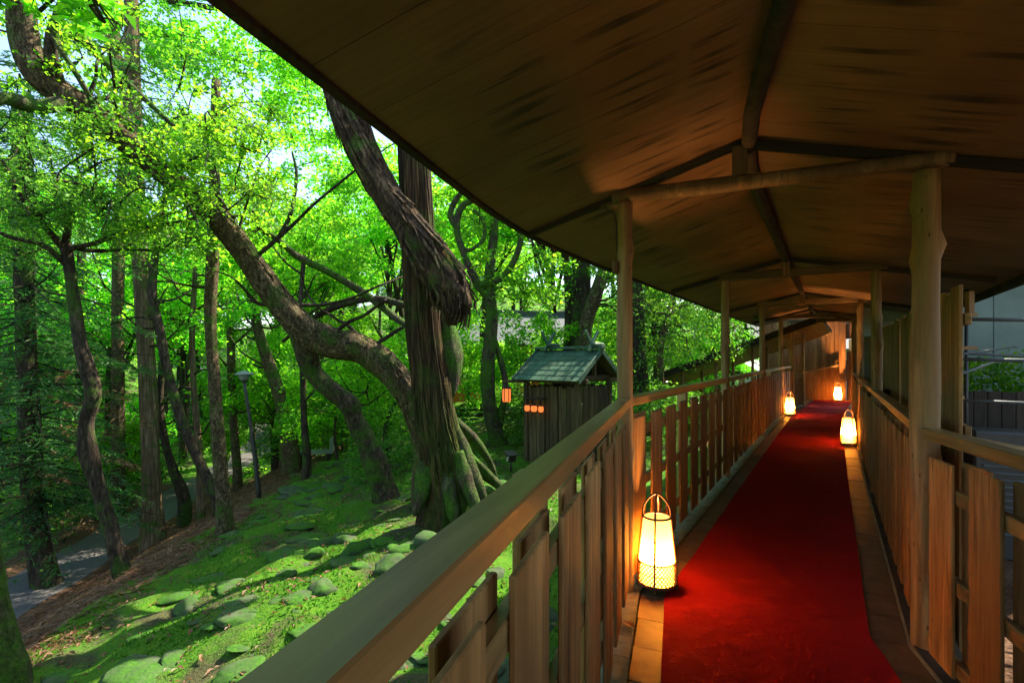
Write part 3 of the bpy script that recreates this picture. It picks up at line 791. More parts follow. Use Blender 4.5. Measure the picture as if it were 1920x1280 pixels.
bark_strips('bark_strips', [(842, 915, 7, 95.5328), (830, 850, 7, 80.96), (816, 780, 7, 71.2448), (805, 700, 7, 64.768), (793, 600, 7, 61.5296), (784, 450, 7, 58.2912), (776, 280, 7, 55.0528), (768, 100, 7.05, 51.8144), (760, -250, 7.1, 46.9568), (752, -700, 7.1, 32.384)], ced, M['cedar'], 420, (10, 34), (.008, .02), 3)
bark_strips('splinters', [(560, -60, 6.62, 24.9744), (598, 60, 6.62, 27.2448), (630, 185, 6.62, 30.6504), (668, 275, 6.62, 34.056), (715, 355, 6.62, 36.3264), (762, 415, 6.6, 44.2728), (805, 475, 6.56, 55.6248), (838, 530, 6.56, 56.76), (850, 575, 6.56, 44.72), (842, 606, 6.56, 22.36)], ced, M['deadbark'], 150, (20, 64), (.010, .036), 4, 1.0, .7, .7)
bark_strips('splinters', [(775, 435, 6.6, 56), (805, 475, 6.56, 58), (838, 530, 6.56, 60), (852, 575, 6.56, 50), (846, 618, 6.56, 34)], ced, M['deadbark'], 60, (50, 120), (.008, .026), 14, 1.0, .9, .8)
px_trunk('broken_limb', [(800, 470, 6.5, 34), (836, 520, 6.45, 46), (862, 560, 6.5, 34), (868, 590, 6.5, 10)], M['deadbark'], ced, 40, 30, ridge=.35, lump=.12, seed=18, freq=13)
# arching tree behind it
arch = px_tree('arching_tree', [(800, 880, 8.1, 51.6), (795, 830, 8.1, 44.72), (782, 780, 8.05, 43), (755, 724, 8, 46.44), (720, 684, 8, 49.88), (672, 652, 8, 51.6), (622, 642, 7.9, 53.32), (572, 618, 7.8, 51.6), (520, 560, 7.7, 46.44), (470, 490, 7.6, 43), (425, 430, 7.5, 41.28), (370, 372, 7.2, 39.56), (300, 318, 7, 39.56), (220, 252, 6.8, 41.28), (140, 192, 6.6, 43), (74, 140, 6.4, 46.44), (44, 60, 6.3, 41.28), (40, -80, 6.2, 36.12)],
    M['bark'], 'gnarled tree whose thick trunk arches left from behind the great cedar', n=150, sides=36, ridge=.09, lump=.07, seed=11, freq=15)
px_trunk('leaning_stem', [(742, 985, 8.7, 62), (722, 930, 8.65, 50), (708, 880, 8.6, 44), (690, 832, 8.6, 42), (665, 785, 8.5, 34), (655, 760, 8.4, 36), (625, 735, 8.3, 36), (590, 700, 8.2, 36), (575, 660, 8.0, 38), (558, 610, 7.85, 44)], M['mossbark'], arch, 60, 16, lump=.13, seed=6)
for sp in ([(140, 192, 6.6, 30), (70, 200, 6.2, 26), (10, 185, 5.9, 24), (-60, 195, 5.6, 20)], [(110, 165, 6.5, 26), (95, 90, 6.3, 22), (110, 30, 6.2, 18), (140, -40, 6.1, 14)], [(75, 140, 6.4, 26), (130, 60, 6.9, 20), (210, 130, 7.1, 14), (330, 240, 7.2, 8)], [(190, 225, 6.7, 12), (150, 150, 6.4, 10), (90, 60, 6.2, 8)]):
    px_trunk('branch', sp, M['mossbark'], arch, 30, 9, lump=.12)
cc, cr = px_clumps([(120, 190, 520, 430, 6.2, 8.2, 34, .3, .6), (0, 20, 250, 200, 5.4, 7.5, 10, .3, .5)], RT)
add_crown(arch, cc, cr, 820, .055, M['maple'], seed=32)

bark_strips('bark_strips', [(800, 880, 8.1, 51.6), (795, 830, 8.1, 44.72), (782, 780, 8.05, 43), (755, 724, 8, 46.44), (720, 684, 8, 49.88), (672, 652, 8, 51.6), (622, 642, 7.9, 53.32), (572, 618, 7.8, 51.6), (520, 560, 7.7, 46.44), (470, 490, 7.6, 43), (425, 430, 7.5, 41.28), (370, 372, 7.2, 39.56), (300, 318, 7, 39.56), (220, 252, 6.8, 41.28), (140, 192, 6.6, 43), (74, 140, 6.4, 46.44), (44, 60, 6.3, 41.28), (40, -80, 6.2, 36.12)], arch, M['bark'], 420, (3, 9), (.006, .016), 5, .99, .8)
rb = np.random.RandomState(44)
for k in range(16):                         # thin crooked side branches
    x0, y0, d0 = [(690, 655, 8), (620, 640, 7.9), (540, 580, 7.75), (470, 490, 7.6), (425, 430, 7.5), (330, 340, 7.1), (240, 268, 6.85), (160, 205, 6.65)][k % 8]
    q = [(x0, y0, d0, 9)]; dx, dy = rb.uniform(-30, 30), -rb.uniform(14, 34)
    for m in range(6):
        dx += rb.uniform(-20, 20); dy += rb.uniform(-14, 16); q.append((q[-1][0]+dx, q[-1][1]+dy, d0+.12*m*rb.uniform(-1, 1), 8-1.2*m))
    px_trunk('branch', q, M['darkbark'], arch, 26, 6, lump=.08, seed=k).parent = TRUNK[arch.name]
# dark slim tree in the left foreground
slim = px_tree('slim_dark_tree', [(238, 1110, 7.2, 34), (222, 1050, 7.2, 27), (205, 985, 7.2, 26), (182, 905, 7.2, 25), (166, 845, 7.2, 30), (162, 790, 7.2, 24), (174, 735, 7.2, 28), (152, 650, 7.2, 22), (140, 570, 7.2, 20), (130, 500, 7.2, 19), (122, 455, 7.2, 18)], M['darkbark'],
    'slim dark crooked tree standing on the brown slope at the left', [
    ([(122, 460, 7.2, 14), (132, 400, 7.1, 9), (137, 335, 7, 6)], M['darkbark']), ([(124, 470, 7.2, 13), (80, 420, 6.9, 10), (40, 370, 6.6, 8), (5, 300, 6.4, 6)], M['darkbark']),
    ([(124, 468, 7.2, 12), (180, 455, 7.1, 9), (250, 430, 7, 7), (340, 415, 6.9, 5)], M['darkbark']), ([(130, 500, 7.2, 12), (80, 460, 7, 9), (20, 445, 6.8, 7), (-30, 420, 6.6, 5)], M['darkbark']),
    ([(122, 458, 7.2, 12), (170, 470, 7.4, 8), (240, 468, 7.6, 6), (300, 470, 7.8, 4)], M['darkbark']), ([(137, 335, 7, 5), (200, 300, 6.8, 4), (260, 300, 6.7, 3)], M['darkbark'])], n=70, lump=.1, seed=14)
cc, cr = px_clumps([(-20, 220, 420, 470, 6.0, 8.0, 52, .28, .55), (-40, 330, 200, 480, 5.6, 7.5, 14, .3, .5)], RT)
add_crown(slim, cc, cr, 900, .052, M['evergreen'], seed=33, aspect=.5)

S_ = [
 ('straight_tree', [(286, 985, 13.3, 40), (284, 900, 13.3, 31), (279, 760, 13.3, 29), (270, 600, 13.3, 28), (262, 460, 13.3, 26), (252, 250, 13.3, 27), (245, -50, 13.3, 22)], 'palebark', 'tall straight trunk lit orange on one side above the gravel path'),
 ('leaning_tree', [(412, 945, 12, 24), (385, 890, 12, 18), (345, 800, 12, 17), (315, 700, 12, 16), (297, 610, 12, 16), (285, 545, 12, 15), (300, 420, 12, 12), (330, 280, 12, 9)], 'darkbark', 'thin curved tree leaning left between two straight trunks'),
 ('straight_tree', [(423, 1000, 8.9, 34), (419, 930, 8.9, 26), (410, 830, 8.9, 23), (402, 720, 8.9, 21), (394, 600, 8.9, 20), (398, 490, 8.9, 22), (402, 350, 8.9, 19), (405, 150, 8.9, 15)], 'bark', 'straight grey-green trunk rising from the moss left of the lamp post'),
 ('leaning_tree', [(545, 850, 15, 32), (533, 790, 15, 24), (522, 735, 15, 23), (500, 670, 15, 21), (482, 610, 15, 18), (470, 520, 15, 15), (480, 380, 15, 12)], 'bark', 'leaning trunk behind the lamp post at the crest of the moss'),
 ('slim_tree', [(575, 852, 13, 16), (570, 790, 13, 12), (568, 700, 13, 11), (562, 600, 13.2, 9), (570, 480, 13.4, 8)], 'darkbark', 'very thin upright trunk right of the lamp post'),
 ('dark_trunk_tree', [(88, 1100, 11.2, 46.5), (72, 1020, 11.2, 37.5), (60, 900, 11.2, 34.5), (52, 700, 11.2, 31.5), (44, 500, 11.2, 28.5), (36, 200, 11.2, 22.5)], 'darkbark', 'dark mossy trunk beside the gravel path at the far left'),
 ('mossy_trunk_tree', [(8, 1270, 4.3, 80.6), (-10, 1180, 4.3, 59.52), (-28, 1050, 4.3, 52.08), (-50, 800, 4.3, 47.12), (-75, 400, 4.3, 40.92), (-90, -100, 4.3, 34.72)], 'mossbark', 'thick mossy trunk cut off by the lower left corner'),
 ('upright_tree', [(222, 470, 16, 20), (235, 330, 16, 24), (245, 200, 16, 26), (218, 120, 16, 24), (210, 40, 16, 22), (205, -80, 16, 20)], 'bark', 'tall grey trunk with wide limbs high at the upper left'),
 ('twin_trunk_tree', [(1092, 720, 15, 40), (1090, 590, 15, 38), (1090, 500, 15, 34), (1086, 350, 15, 28)], 'darkbark', 'dark trunk behind the hut roof'),
 ('twin_trunk_tree', [(1078, 720, 14, 32), (1098, 610, 14, 26), (1118, 550, 14, 25), (1140, 480, 14, 22), (1160, 350, 14, 18)], 'bark', 'slanting pale trunk behind the hut roof beside the first post'),
 ('curling_tree', [(948, 862, 12, 44), (932, 820, 12, 32), (918, 760, 12, 27), (915, 690, 12, 26), (922, 600, 12, 23), (917, 520, 12, 19), (926, 440, 12, 16), (930, 330, 12, 12)], 'mossbark', 'mossy tree with curling branches left of the hut'),
 ('dark_trunk_tree', [(1196, 790, 12.5, 44), (1194, 700, 12.5, 40), (1190, 600, 12.5, 36), (1180, 400, 12.5, 28)], 'darkbark', 'dark trunk just right of the first left post'),
 ('slim_tree', [(1240, 790, 12.8, 16), (1238, 700, 12.8, 13), (1240, 640, 12.8, 12), (1262, 560, 12.8, 11), (1270, 480, 12.8, 9)], 'palebark', 'thin pale crooked stem between the first two left posts'),
 ('slim_tree', [(376, 930, 14, 15), (374, 860, 14, 12), (366, 760, 14, 11), (360, 640, 14, 10), (366, 500, 14, 8)], 'palebark', 'thin pale trunk at the edge of the gravel path behind the leaning stem'),
 ('slim_tree', [(345, 935, 14.5, 22), (325, 880, 14.5, 16), (308, 820, 14.5, 13), (300, 740, 14.5, 12), (312, 620, 14.5, 10)], 'darkbark', 'dark forked stem right of the tall straight trunk'),
 ('slim_tree', [(445, 880, 16.5, 16), (438, 800, 16.5, 14), (434, 700, 16.5, 14), (430, 560, 16.5, 12)], 'bark', 'pale footed trunk just left of the lamp post'),
]
BR = {
 'tall grey trunk with wide limbs high at the upper left': [([(222, 90, 16, 16), (260, 70, 15.8, 14), (330, 66, 15.5, 12), (400, 100, 15.3, 10), (470, 120, 15, 7)], M['bark']), ([(212, 60, 16, 16), (250, 0, 16, 12), (300, -60, 16, 8)], M['bark']), ([(245, 200, 16, 10), (300, 240, 15.8, 8), (380, 290, 15.6, 5)], M['darkbark']), ([(300, 0, 15.6, 12), (380, 12, 15.5, 10), (450, 25, 15.5, 6)], M['darkbark'])],
 'mossy tree with curling branches left of the hut': [([(915, 560, 12, 14), (893, 528, 11.9, 14), (872, 482, 11.8, 13), (856, 430, 11.8, 13), (866, 388, 11.8, 13), (900, 370, 11.9, 10)], M['mossbark']), ([(898, 534, 11.9, 13), (935, 524, 11.9, 13), (962, 492, 11.9, 12), (976, 446, 11.9, 11), (962, 400, 11.9, 9)], M['mossbark']),
      ([(868, 470, 11.8, 9), (888, 466, 11.8, 8), (908, 445, 11.8, 8), (904, 410, 11.8, 7), (888, 395, 11.8, 6)], M['mossbark']), ([(858, 430, 11.8, 12), (845, 400, 11.8, 12), (862, 365, 11.8, 10), (885, 350, 11.8, 8)], M['mossbark']), ([(934, 800, 12, 16), (948, 720, 12, 12), (925, 630, 12.1, 12), (916, 600, 12, 12)], M['mossbark'])],
}
TREES = {}; rb = np.random.RandomState(91)
for nm, spec, mt, lab in S_:
    gi = spec[0][1] > 700
    w = spec[0][3]
    R = px_tree(nm, spec, M[mt], lab, BR.get(lab, ()), n=60, sides=18 if w > 30 else 12, lump=.05, ridge=.05, seed=int(spec[0][0]))
    TREES[lab] = R
    if lab not in BR and w < 60:            # bare side twigs
        for k in range(7):
            f = rb.uniform(.35, .95)*(len(spec)-1); i0 = int(f); q = np.array(spec[i0])*(1-f+i0)+np.array(spec[min(i0+1, len(spec)-1)])*(f-i0)
            dx = rb.choice([-1, 1])*rb.uniform(30, 95)*12/q[2]; dy = rb.uniform(-70, 12)
            px_trunk('branch', [(q[0], q[1], q[2], 5.5), (q[0]+dx*.4, q[1]+dy*.2+rb.uniform(-8, 8), q[2]+rb.uniform(-.3, .3), 4), (q[0]+dx*.75, q[1]+dy*.65+rb.uniform(-10, 10), q[2]+rb.uniform(-.5, .5), 3), (q[0]+dx, q[1]+dy, q[2]+rb.uniform(-.6, .6), 1.5)], M['darkbark'], R, 14, 5).parent = TRUNK[R.name]
def crown_for(lab, boxes, per, size, mat, style='spray', seed=1, aspect=.75):
    cc, cr = px_clumps(boxes, RT); add_crown(TREES[lab], cc, cr, per, size, M[mat], style, seed=seed, aspect=aspect)
crown_for('mossy tree with curling branches left of the hut', [(820, 250, 1100, 560, 10.5, 13.5, 26, .4, .8)], 330, .095, 'maple', seed=41)
crown_for('tall grey trunk with wide limbs high at the upper left', [(120, -200, 560, 260, 14, 18, 60, .6, 1.1)], 270, .12, 'maple', seed=42)
crown_for('straight grey-green trunk rising from the moss left of the lamp post', [(300, 60, 520, 480, 8.2, 9.8, 26, .3, .6)], 420, .075, 'maple', seed=43)
crown_for('tall straight trunk lit orange on one side above the gravel path', [(120, -100, 400, 300, 12, 15, 24, .5, .9)], 300, .12, 'evergreen', 'blob', seed=44, aspect=.5)
crown_for('thin curved tree leaning left between two straight trunks', [(230, 250, 430, 480, 11, 13, 16, .35, .7)], 420, .085, 'maple', seed=45)
crown_for('leaning trunk behind the lamp post at the crest of the moss', [(380, 250, 640, 560, 14, 16, 26, .5, .9)], 340, .1, 'maple', seed=46)
for lab, x0, x1, nbr, Lm, sd in (('dark mossy trunk beside the gravel path at the far left', 36, 80, 120, 2.4, 47), ('tall straight trunk lit orange on one side above the gravel path', 255, 275, 36, 1.5, 48)):
    R = TREES[lab]; o = np.array(R.location); rs = np.random.RandomState(sd); br = []
    for k in range(nbr):
        py = rs.uniform(120, 960) if nbr > 100 else rs.uniform(60, 520); yy_ = 11.2 if nbr > 100 else 13.3
        a = P(x0+(x1-x0)*(py-120)/840, py, yy_)-o; an = rs.rand()*6.283; L = Lm*rs.uniform(.5, 1.1)
        br.append((a, a+[math.cos(an)*L, math.sin(an)*L, rs.uniform(-.45, 0)*L]))
    link('crown', mesh_arr('crown', *conifer_leaves(br, rs, 95, .15), M['conifer']), R)
    link('branch', merge_tubes('branch', [tube_arr(np.linspace(a, b, 5)+[0, 0, -.02], np.linspace(.022, .005, 5), 4) for a, b in br], M['darkbark']), TRUNK[R.name])
crown_for('very thin upright trunk right of the lamp post', [(420, -180, 640, 280, 11.5, 15, 36, .5, .9), (480, 0, 720, 420, 12, 16, 30, .5, .8), (520, 120, 680, 360, 13, 17, 22, .5, .8)], 420, .085, 'maple', seed=52)
crown_for('dark forked stem right of the tall straight trunk', [(230, 480, 420, 640, 13.5, 16, 14, .4, .7)], 380, .095, 'maple', seed=53)
crown_for('thin pale trunk at the edge of the gravel path behind the leaning stem', [(300, 420, 480, 640, 13, 15, 12, .4, .7)], 380, .09, 'maple', seed=54)
crown_for('dark trunk just right of the first left post', [(1150, 420, 1420, 640, 11.5, 14, 30, .4, .75)], 430, .095, 'evergreen', 'blob', seed=48, aspect=.5)
crown_for('dark trunk behind the hut roof', [(860, -120, 1250, 330, 11.5, 17, 12, .5, .8)], 250, .11, 'maple', seed=61)  # crown hidden by the walkway roof, added to dapple sun on the moss
cc, cr = px_clumps([(820, -200, 1350, 260, 9.5, 13.5, 6, .3, .6)], RT); add_crown(TREES['dark trunk just right of the first left post'], cc, cr, 300, .1, M['maple'], seed=62)  # another unseen high crown, added to shade the moss
crown_for('slanting pale trunk behind the hut roof beside the first post', [(980, 300, 1220, 560, 13.5, 16, 20, .5, .9)], 300, .1, 'maple', seed=49)
crown_for('thin pale crooked stem between the first two left posts', [(1180, 520, 1380, 700, 11.5, 13, 22, .3, .55)], 480, .08, 'evergreen', 'blob', seed=50, aspect=.5)
# broad leaves of a twig that hangs in at the top left
tw = px_tree('hanging_branch_tree', [(-160, 1300, 3.4, 90), (-180, 900, 3.4, 70), (-190, 400, 3.4, 60), (-170, 0, 3.3, 44), (-120, -120, 3.2, 26), (0, -70, 3.1, 10), (90, -20, 3.05, 5), (180, 20, 3.0, 3)], M['darkbark'], 'twig of broad bright leaves hanging in at the top left corner', n=50, sides=10)
cc, cr = px_clumps([(-40, -70, 200, 30, 2.8, 3.3, 12, .12, .24)], RT); add_crown(tw, cc, cr, 900, .1, M['maple'], seed=51, aspect=.42)

# ------------------------------------------------------------------ the forest behind
LAND = [(-400, 'beyond the left edge'), (60, 'at the left edge'), (200, 'behind the slim dark tree'), (330, 'behind the tall straight trunk'), (440, 'behind the grey-green trunk'), (520, 'behind the lamp post'), (640, 'behind the arching trunk'), (770, 'left of the great cedar'), (900, 'right of the great cedar'), (1000, 'left of the hut'), (1120, 'behind the hut'), (1250, 'past the first left post'), (1420, 'past the second left post'), (3000, 'far right behind the walkway')]
ORD = ['nearest', 'second nearest', 'third nearest', 'fourth nearest', 'fifth nearest', 'sixth nearest', 'seventh nearest', 'eighth nearest', 'ninth nearest', 'tenth nearest', 'eleventh nearest', 'twelfth nearest', 'thirteenth nearest', 'fourteenth nearest']
def far(kind, name, pts, sc, label, cat, group, sz=(.9, 1.2)):
    by = {}
    for (x, y) in pts:
        px = CX+F*x/y; k = min(LAND, key=lambda q: abs(q[0]-px))[1]; by.setdefault(k, []).append((y, x))
    for k, l in by.items():
        for n_, (y, x) in enumerate(sorted(l)):
            plant(kind, name, x, y, random.uniform(*sc), label+' '+k+(', '+ORD[min(n_, 13)] if len(l) > 1 else ''), cat, group, random.uniform(*sz))
def scatter(seed, n, x0, x1, y0, y1, dmin, keep):
    r = np.random.RandomState(seed); out = []
    for _ in range(n*60):
        x, y = r.uniform(x0, x1), r.uniform(y0, y1)
        if keep(x, y) and all((x-a)**2+(y-b)**2 > dmin**2 for a, b in out): out.append((x, y))
        if len(out) >= n: break
    return out
off_path = lambda x, y: abs(x-path_x(y)) > 1.7 and x > -y*1.12 and (x < .25*y-1 or y > 20) and not (abs(x+.8) < 4.5 and 22.5 < y < 28.5) and x < .55*y+2
far('maple', 'maple_tree', [(-9, 19.5), (-1.0, 19.8), (-14.5, 18.5), (1.5, 16)]+scatter(3, 22, -34, 14, 22, 50, 3.6, off_path), (.95, 1.4), 'bright green maple', 'tree', 'maples of the forest')
far('ever', 'evergreen_tree', [(-19, 19), (5.5, 19.5), (9, 23), (3.8, 17)]+scatter(8, 12, -40, 20, 26, 56, 4.5, off_path), (.9, 1.4), 'dark leafy evergreen tree', 'tree', 'evergreens of the forest')
far('conifer', 'conifer_tree', [(-13.4, 14.2), (-14.8, 17.6), (-17.5, 21), (-23, 26), (-11, 36), (-20, 31)], (.85, 1.15), 'dark drooping conifer', 'tree', 'conifers beyond the path')
far('low', 'young_maple', [(-7.5, 16.8), (-3.0, 12.6), (-2.2, 16.2), (-8.6, 19), (.9, 13.8), (2.2, 18), (-13.5, 17), (-.6, 21.5), (-5, 14.8), (-5.2, 18.5)]+scatter(5, 22, -26, 10, 18, 34, 2.0, off_path), (.75, 1.2), 'low young maple', 'tree', 'young maples of the understory')
far('bush', 'bush', [(-2.0, 12.4), (.4, 12.3), (-2.9, 10.9), (-5.6, 16.9), (-7.4, 17.7), (-12.2, 13.5), (-12.8, 16), (-13.4, 18.8), (2.4, 12.6), (3.2, 12), (4.0, 13.4), (3.4, 14.8), (1.9, 14.6), (5.2, 15.4), (-4, 19)]+scatter(6, 44, -30, 12, 16.5, 40, 1.5, off_path), (.8, 1.5), 'leafy green bush', 'bush', 'bushes of the undergrowth')
# ground cover of the hillside
rs = np.random.RandomState(15); C = scatter(16, 700, -45, 22, 17.5, 60, .7, off_path); C = [np.array([x, y, gz(x, y)+.12]) for x, y in C]
o = stuff(link('ground_cover', mesh_arr('ground_cover', *blob_leaves(C, rs.uniform(.45, .95, len(C)), 85, .16, .5, rs, .45), M['maple']))); tag(o, 'leafy ground cover over the forest hillside', 'ground cover')

# dead brown sprays among the conifers at the left
rs = np.random.RandomState(77); br = []
for _ in range(46):
    a = P(rs.uniform(0, 240), rs.uniform(640, 980), rs.uniform(10.5, 13.5)); an = rs.rand()*6.28; L = rs.uniform(.5, 1.1)
    br.append((a, a+[math.cos(an)*L, math.sin(an)*L*.6, -.25*L]))
o = link('dead_sprays', mesh_arr('dead_sprays', *conifer_leaves(br, rs, 80, .13), M['dead'])); stuff(o)
tag(o, 'withered brown sprays among the dark conifers at the left', 'dead foliage')

# ------------------------------------------------------------------ leaf litter, moss tufts, stones
rs = np.random.RandomState(5); n = 26000
Y = rs.uniform(3.5, 17, n); t = rs.rand(n); X = moss_edge(Y)+.5-(moss_edge(Y)+.5-path_x(Y)-.9)*t
Z = ground(X, Y)+.012
c = np.stack([X, Y, Z], 1); V, Fq = leaf_arr(c, np.array([-.35, 0, 1.])+rs.normal(size=(n, 3))*.35, .13, .13, rs, rs.normal(size=(n, 3))*[1, .7, .3], .03)
o = stuff(link('leaf_litter', mesh_arr('leaf_litter', V, Fq, M['dead']))); tag(o, 'brown fallen needles and twigs covering the slope above the path', 'leaf litter')
n = 4500; Y = rs.uniform(2.5, 16, n); X = rs.uniform(-4.8, 1, n); Z = ground(X, Y)+.02
V, Fq = leaf_arr(np.stack([X, Y, Z], 1), np.array([0, 0, 1.])+rs.normal(size=(n, 3))*.3, .06, .4, rs)
o = stuff(link('fallen_leaves', mesh_arr('fallen_leaves', V, Fq, M['dead']))); tag(o, 'scattered brown fallen leaves on the green moss', 'leaf litter')
n = 90000; Y = 2.2+15*rs.rand(n)**1.5; X = rs.uniform(-7, 2.2, n); k = (X > moss_edge(Y)-.2) & (vnoise(X*1.3, Y*1.3, 12) > .02); X, Y = X[k], Y[k]; n = len(X)
Z = ground(X, Y)+.008
V, Fq = leaf_arr(np.stack([X, Y, Z], 1), rs.normal(size=(n, 3))*[1, 1, .35], .035, .5, rs, np.array([0, 0, 1.])+rs.normal(size=(n, 3))*.5)
o = stuff(link('moss_tufts', mesh_arr('moss_tufts', V, Fq, M['moss_tuft']))); tag(o, 'short fine moss shoots covering the slope', 'moss')
def stone_mesh(seed, flat):
    r = np.random.RandomState(seed); bm = bmesh.new(); bmesh.ops.create_icosphere(bm, subdivisions=3, radius=1)
    pl = [(Vector(r.normal(size=3)).normalized(), r.uniform(.55, .95)) for _ in range(9)]
    for v in bm.verts:
        for nn, d in pl:
            k = v.co.dot(nn)-d
            if k > 0: v.co -= nn*k*.97
        k = (float(vnoise(np.array([v.co.x*2.3+9+seed]), np.array([v.co.y*2.3+v.co.z*1.7+9]), seed)[0])*.24+float(vnoise(np.array([v.co.x*6+9+seed]), np.array([v.co.y*6+v.co.z*5+9]), seed+1)[0])*.10)
        v.co *= 1+k; v.co.z *= flat
    me = bpy.data.meshes.new('stone'); bm.to_mesh(me); bm.free(); me.materials.append(M['stone'])
    for p in me.polygons: p.use_smooth = True
    return me
ROUND = [stone_mesh(i, .52) for i in range(5)]; SLAB = [stone_mesh(20+i, .22) for i in range(5)]
def stone(x, y, r, slab=False, up=0., name='stone'):
    o = link(name, random.choice(SLAB if slab else ROUND), FLOOR, (x, y, gz(x, y)+(0 if slab else r*.12)+up))
    o.scale = (r*random.uniform(.8, 1.3), r*random.uniform(.8, 1.2), r*random.uniform(.75, 1.1)); o.rotation_euler = (random.uniform(-.15, .15), random.uniform(-.15, .15), random.uniform(0, 6.28))
for i in range(46):                         # ring of stones round the cedar's foot
    a = random.uniform(-2.9, .5); d = random.uniform(.62, 1.15); stone(-.95+d*math.cos(a), 6.75+d*.9*math.sin(a), random.uniform(.09, .2))
for i in range(140):                        # rubble beside the walkway
    y = random.uniform(1.6, 7.5); lx = -.296+.318*y if y < 3 else .675+(y-3.05)*.62
    stone(lx-random.uniform(.25, 2.1), y, random.choice((.05, .07, .09, .12, .15)), random.random() < .4, -.02)
for i in range(70):                         # flat stones sunk in the moss
    y = random.uniform(3.2, 14); t = random.gauss(0, .5); stone(-1.9-.22*y+t+random.uniform(-.4, .6), y, random.uniform(.14, .30), True, -.008)
for i in range(100):                        # packed rocks left of the walkway
    y = random.uniform(3.6, 9.5); stone(-.3-random.uniform(0, 2.6)+.1*(y-5), y, random.choice((.05, .07, .1, .13, .18)), random.random() < .85, -.01)
for i in range(26): stone(random.uniform(-4.5, -.2), random.uniform(3, 12), random.uniform(.05, .11), False, -.03)

# ------------------------------------------------------------------ small shrine hut
def hut():
    ang = math.atan2(.64, -.77)              # from the near corner along the front wall
    fx, fy = np.array([-.77, .64, 0]), np.array([.64, .77, 0])
    N = np.array([1.14, 9.5, 0]); g = gz(.6, 10.2)-.1
    c = N+fx*.62+fy*.66+np.array([.06, 0, 0])
    H = empty('shrine_hut', (c[0], c[1], g), math.atan2(-fx[1], -fx[0])); tag(H, 'small wooden hut with green shingle roof and crossed finials behind the railing', 'hut')
    # local axes: +x along the front to the right (viewer side), +y away from the viewer
    W2, D2, Hw, zr = .60, .60, .90-g, 1.54-g
    for x in (-W2, W2):
        for y in (-D2, D2): box('corner_post', (.09, .09, Hw+.04), (x, y, (Hw+.04)/2), M['hut'], H)
    for y in (-D2, D2):
        bar('wall_plate', (-W2-.22, y, Hw+.03), (W2+.22, y, Hw+.03), .07, .09, M['hut'], H)
        k = -W2+.1
        while k < W2-.05:
            w = random.uniform(.085, .115); h = Hw-.12+random.uniform(-.03, .02)
            box('plank', (w-.012, .022, h), (k, y*(1+.03*random.random()), h/2+.04), M['hut'], H, (0, random.uniform(-.012, .012), 0)); k += w
    for x in (-W2, W2):
        k = -D2+.1
        while k < D2-.05:
            w = random.uniform(.085, .115); h = Hw-.12+random.uniform(-.03, .02)
            box('plank', (.022, w-.012, h), (x*(1+.03*random.random()), k, h/2+.04), M['hut'], H, (random.uniform(-.012, .012), 0, 0)); k += w
        bar('tie_beam', (x, -D2-.05, Hw+.09), (x, D2+.05, Hw+.09), .07, .08, M['hut'], H)
        bar('gable_post', (x, 0, Hw+.1), (x, 0, zr-.06), .07, .07, M['hut'], H)
    XO = W2+.16; run = D2+.20; drop = zr-.06-(Hw+.02); sl = math.atan2(drop, run); Ls = math.hypot(run, drop)
    for sg in (-1, 1):
        nrow = 6; d = Ls/nrow
        for r in range(nrow):
            k = -XO; off = .11 if r % 2 else 0.
            while k < XO-.01:
                w = min(.245-(off if k == -XO else 0), XO-k)
                t = (r+.5)*d+.02; y = sg*(t*math.cos(sl)); z = zr-.03-t*math.sin(sl)+.012
                o = box('shingle', (w-.006, d+.05, .018), (k+w/2, y, z+random.uniform(0, .004)), M['shingle'], H, (-sg*(sl-.055), 0, 0), .003); k += w
        bar('roof_boarding', (0, sg*.01, zr-.05), (0, sg*(Ls-.02)*math.cos(sl), zr-.05-(Ls-.02)*math.sin(sl)), 2*XO-.04, .02, M['hut'], H)
        for x in (-XO-.012, XO+.012):
            bar('barge_board', (x, 0, zr-.02), (x, sg*(Ls+.05)*math.cos(sl), zr-.02-(Ls+.05)*math.sin(sl)), .035, .10, M['shingle'], H)
    bar('ridge_cap', (-XO-.06, 0, zr+.035), (XO+.06, 0, zr+.035), .15, .05, M['shingle'], H)
    for x in (-W2+.1, W2-.05):
        for sg in (-1, 1): bar('crossed_finial', (x+sg*.022, -sg*.16, zr-.04), (x+sg*.022, sg*.2, zr+.36), .04, .065, M['shingle'], H)
        tube('ridge_log', [(x+.13, -.2, zr+.085), (x+.13, 0, zr+.09), (x+.13, .2, zr+.085)], [.04, .048, .04], M['shingle'], H, 10, 9)
    bar('lantern_arm', (-W2-.05, -D2-.02, Hw+.0), (-W2-.62, -D2-.02, Hw-.02), .05, .06, M['hut'], H)
    b = bar('lantern_board', (-W2+.02, -D2-.12, Hw-.32), (-W2+.52, -D2-.12, Hw-.32), .10, .03, M['darkwood'], H)
    for x in (-W2+.05, -W2+.49): bar('board_bracket', (x, -D2+.02, Hw-.30), (x, -D2-.12, Hw-.315), .03, .03, M['darkwood'], H)
    Mw = Matrix.Translation(H.location) @ Matrix.Rotation(H.rotation_euler.z, 4, 'Z')
    return H, Mw, (W2, D2, Hw)
HUT, HM, (HW, HD, HH) = hut()
